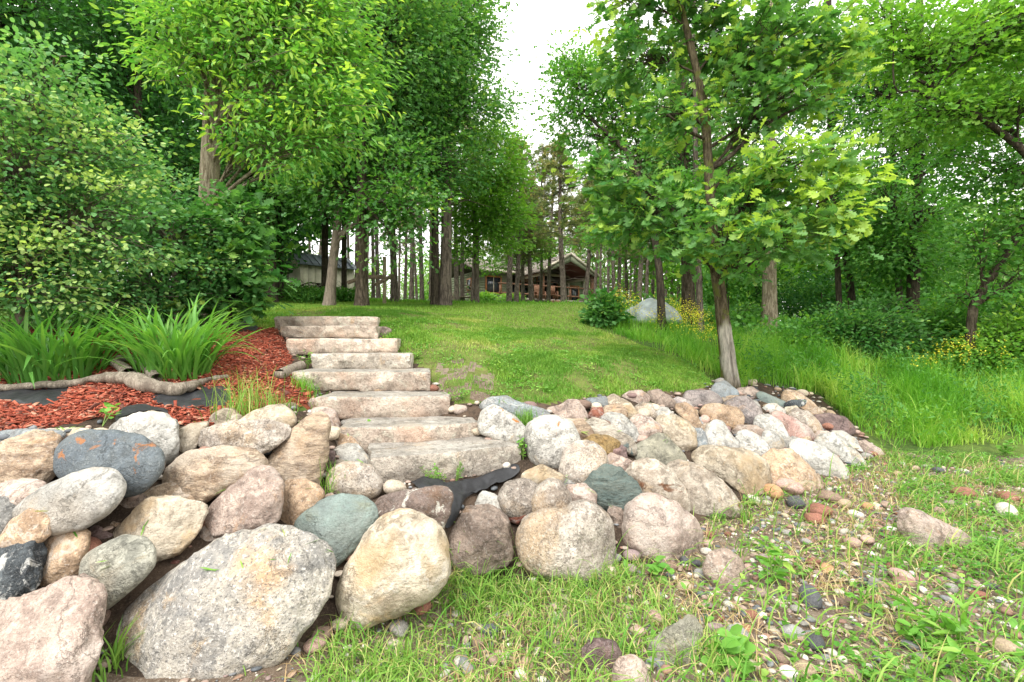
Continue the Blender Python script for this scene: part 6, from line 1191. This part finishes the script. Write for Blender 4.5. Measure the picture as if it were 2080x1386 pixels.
tuft(1500, 1050, 'stiff grass blade tuft at the foot of the stained boulder', 24, .2, 306, dy=-.1, wd=.008, m='shore'); tuft(1195, 1190, 'sparse grass stalks in front of the wide granite boulder', 30, .22, 307, dy=-.05, m='shore', spread=.08, tb=.6)
tuft(225, 1370, 'grass tuft between the huge pinkish block and the largest granite', 40, .2, 308, m='shore', wd=.009); tuft(1000, 1170, 'long bent grass at the foot of the brown wedge-shaped boulder', 90, .26, 309, dy=-.08, m='shore', wd=.008, lean=1.1, spread=.1)
tuft(560, 835, 'weedy grass beside the steps behind the yellowish cream boulder', 90, .16, 310, spread=.09, m='shore')
def weed(px, py, label, n, hgt, size, seed, tm=OVAL, sp=.05, tb=.5, dy=0, name='weed'):
    rg = np.random.default_rng(seed); g = ray(px, py); g[1] += dy; g[2] = float(H(g[0], g[1])); r = empty(name, g); tag(r, label, 'weed', 'weeds growing between the stones')
    mb = MB(); P = []; X = []
    for s in range(max(2, n // 9)):
        e = np.array([rg.normal(0, sp), rg.normal(0, sp), hgt * rg.uniform(.6, 1.1)]); mb.tube(np.array([(0, 0, 0), e * .5 + [0, 0, .01], e]), [.003, .003, .002], 4)
        for k in range(9): t = rg.uniform(.25, 1.05); P.append(e * t + rg.normal(size=3) * .008); X.append(np.array([rg.normal(), rg.normal(), rg.normal(.35, .25)]))
    mb.build('stem', GM['weed'] if False else M_WSTEM, r); P = np.array(P); obj('foliage', leaves_mesh('foliage', tm, P, np.array(X), size, rg, GM['weed'], rg.normal(tb, .15, len(P)), 1.2), r)
M_WSTEM = plain_mat('green_stem', (.16, .25, .06), .6, .2)
weed(733, 905, 'leafy weed growing in front of the second step', 45, .17, .045, 321, sp=.05); weed(888, 985, 'feathery weed on the black fabric before the lowest step', 90, .12, .022, 322, sp=.06, tb=.6); weed(925, 985, 'second feathery weed at the lowest step', 60, .16, .02, 323, sp=.05)
weed(208, 868, 'broad-leaved seedling at the mulch edge beside the whitish boulder', 26, .14, .06, 324, sp=.06, tb=.6); weed(1063, 935, 'bright round-leaved weed at the corner of the lowest step', 50, .2, .035, 325, ROUND, .03, .6); weed(625, 752, 'bright tall weed beside the fifth step', 80, .2, .03, 326, sp=.06, tb=.6)
weed(1130, 960, 'low yellow-green weed under the white lichen-spotted boulder', 60, .05, .022, 327, sp=.06, tb=.7, dy=-.08); weed(935, 815, 'yellow-green weed by the flat pinkish stone', 60, .12, .03, 328, sp=.07, tb=.65); weed(845, 730, 'yellow-green weeds at the end of the fifth step', 70, .1, .03, 329, sp=.1, tb=.7)
weed(1320, 1180, 'three-leaved seedling on the gravel below the salmon-pink boulder', 20, .1, .075, 330, ROUND, .05, .55); weed(1480, 1355, 'broad-leaved plant near the triangular stone', 34, .10, .11, 331, OVAL, .09, .6); weed(1570, 1190, 'upright narrow-leaved weed on the gravel', 30, .22, .10, 332, NARROW, .08, .5); weed(1850, 1300, 'bushy broad-leaved weed in the bottom corner', 36, .10, .06, 333, ROUND, .14, .55); weed(1950, 1340, 'pale spiky weed in the bottom corner', 60, .2, .10, 334, NARROW, .12, .65)
weed(1885, 1320, 'rounded leafy weed beside the spiky pale one', 36, .09, .05, 335, OVAL, .12, .5); weed(1515, 1020, 'dry grassy weed at the foot of the stained boulder', 30, .22, .03, 336, NARROW, .07, .8, -.12); weed(2040, 930, 'thistly weed at the edge of the tall grass', 50, .2, .06, 337, OVAL, .08, .5)
M_STRAW = plain_mat('dry_reed', (.46, .38, .24), .8, .2)
def stick(a, b_, r, label):
    A_, B_ = ray(*a), ray(*b_); A_[2] += r + .012; B_[2] += r + .03; M_ = MB(); M_.tube(np.array([A_, (A_ + B_) / 2 + [0, 0, .01], B_]) - A_, [r, r * .9, r * .6], 7); tag(M_.build('dry_stalk', M_STRAW, None, True, loc=A_), label, 'stick', 'dry stalks on the beach')
stick((1812, 1252), (1840, 1205), .009, 'thick dry reed piece lying in the weeds'); stick((1440, 1095), (1456, 1055), .005, 'thin pale stick beside the salmon-pink boulder'); stick((1690, 1186), (1760, 1196), .004, 'thin dry stalk across the gravel below the rusty cobble'); stick((1860, 1165), (1925, 1215), .005, 'brown stalk below the lone boulder')

# grass clippings lying on the boulders
rg = np.random.default_rng(400); CPt = []; CX_ = []
bl = [o for o in COL.objects if o.name.startswith('boulder')]
for o in [bl[4]] * 10 + [bl[i] for i in rg.integers(0, len(bl), 46)]:
    me = o.data; nv = len(me.vertices); co = np.empty(nv * 3, np.float32); me.vertices.foreach_get('co', co); co = co.reshape(-1, 3); no = np.array([v.normal[:] for v in me.vertices]) if nv < 12000 else None
    ok = np.nonzero((no[:, 2] > .35) & (no[:, 1] < .3))[0]
    if not len(ok): continue
    i = ok[rg.integers(len(ok))]; c = co[i] + np.array(o.location) + no[i] * .006; t0 = rg.normal(size=3); t0 = norm(t0 - no[i] * (t0 @ no[i]))
    for k in range(rg.integers(1, 3)):
        t = norm(t0 + .3 * rg.normal(size=3)); t = norm(t - no[i] * (t @ no[i])); CPt.append(c + .015 * rg.normal(size=3) * (1 - abs(no[i]))); CX_.append(t)
tag(obj('grass_clippings', leaves_mesh('grass_clippings', fold([(0, 0), (.3, .05), (.7, .045), (1, 0)], .1, .02), np.array(CPt), np.array(CX_), .075, rg, GM['shore'], rg.normal(.4, .2, len(CPt)), 1.5)), 'cut grass blades lying on the boulders', kind='stuff')
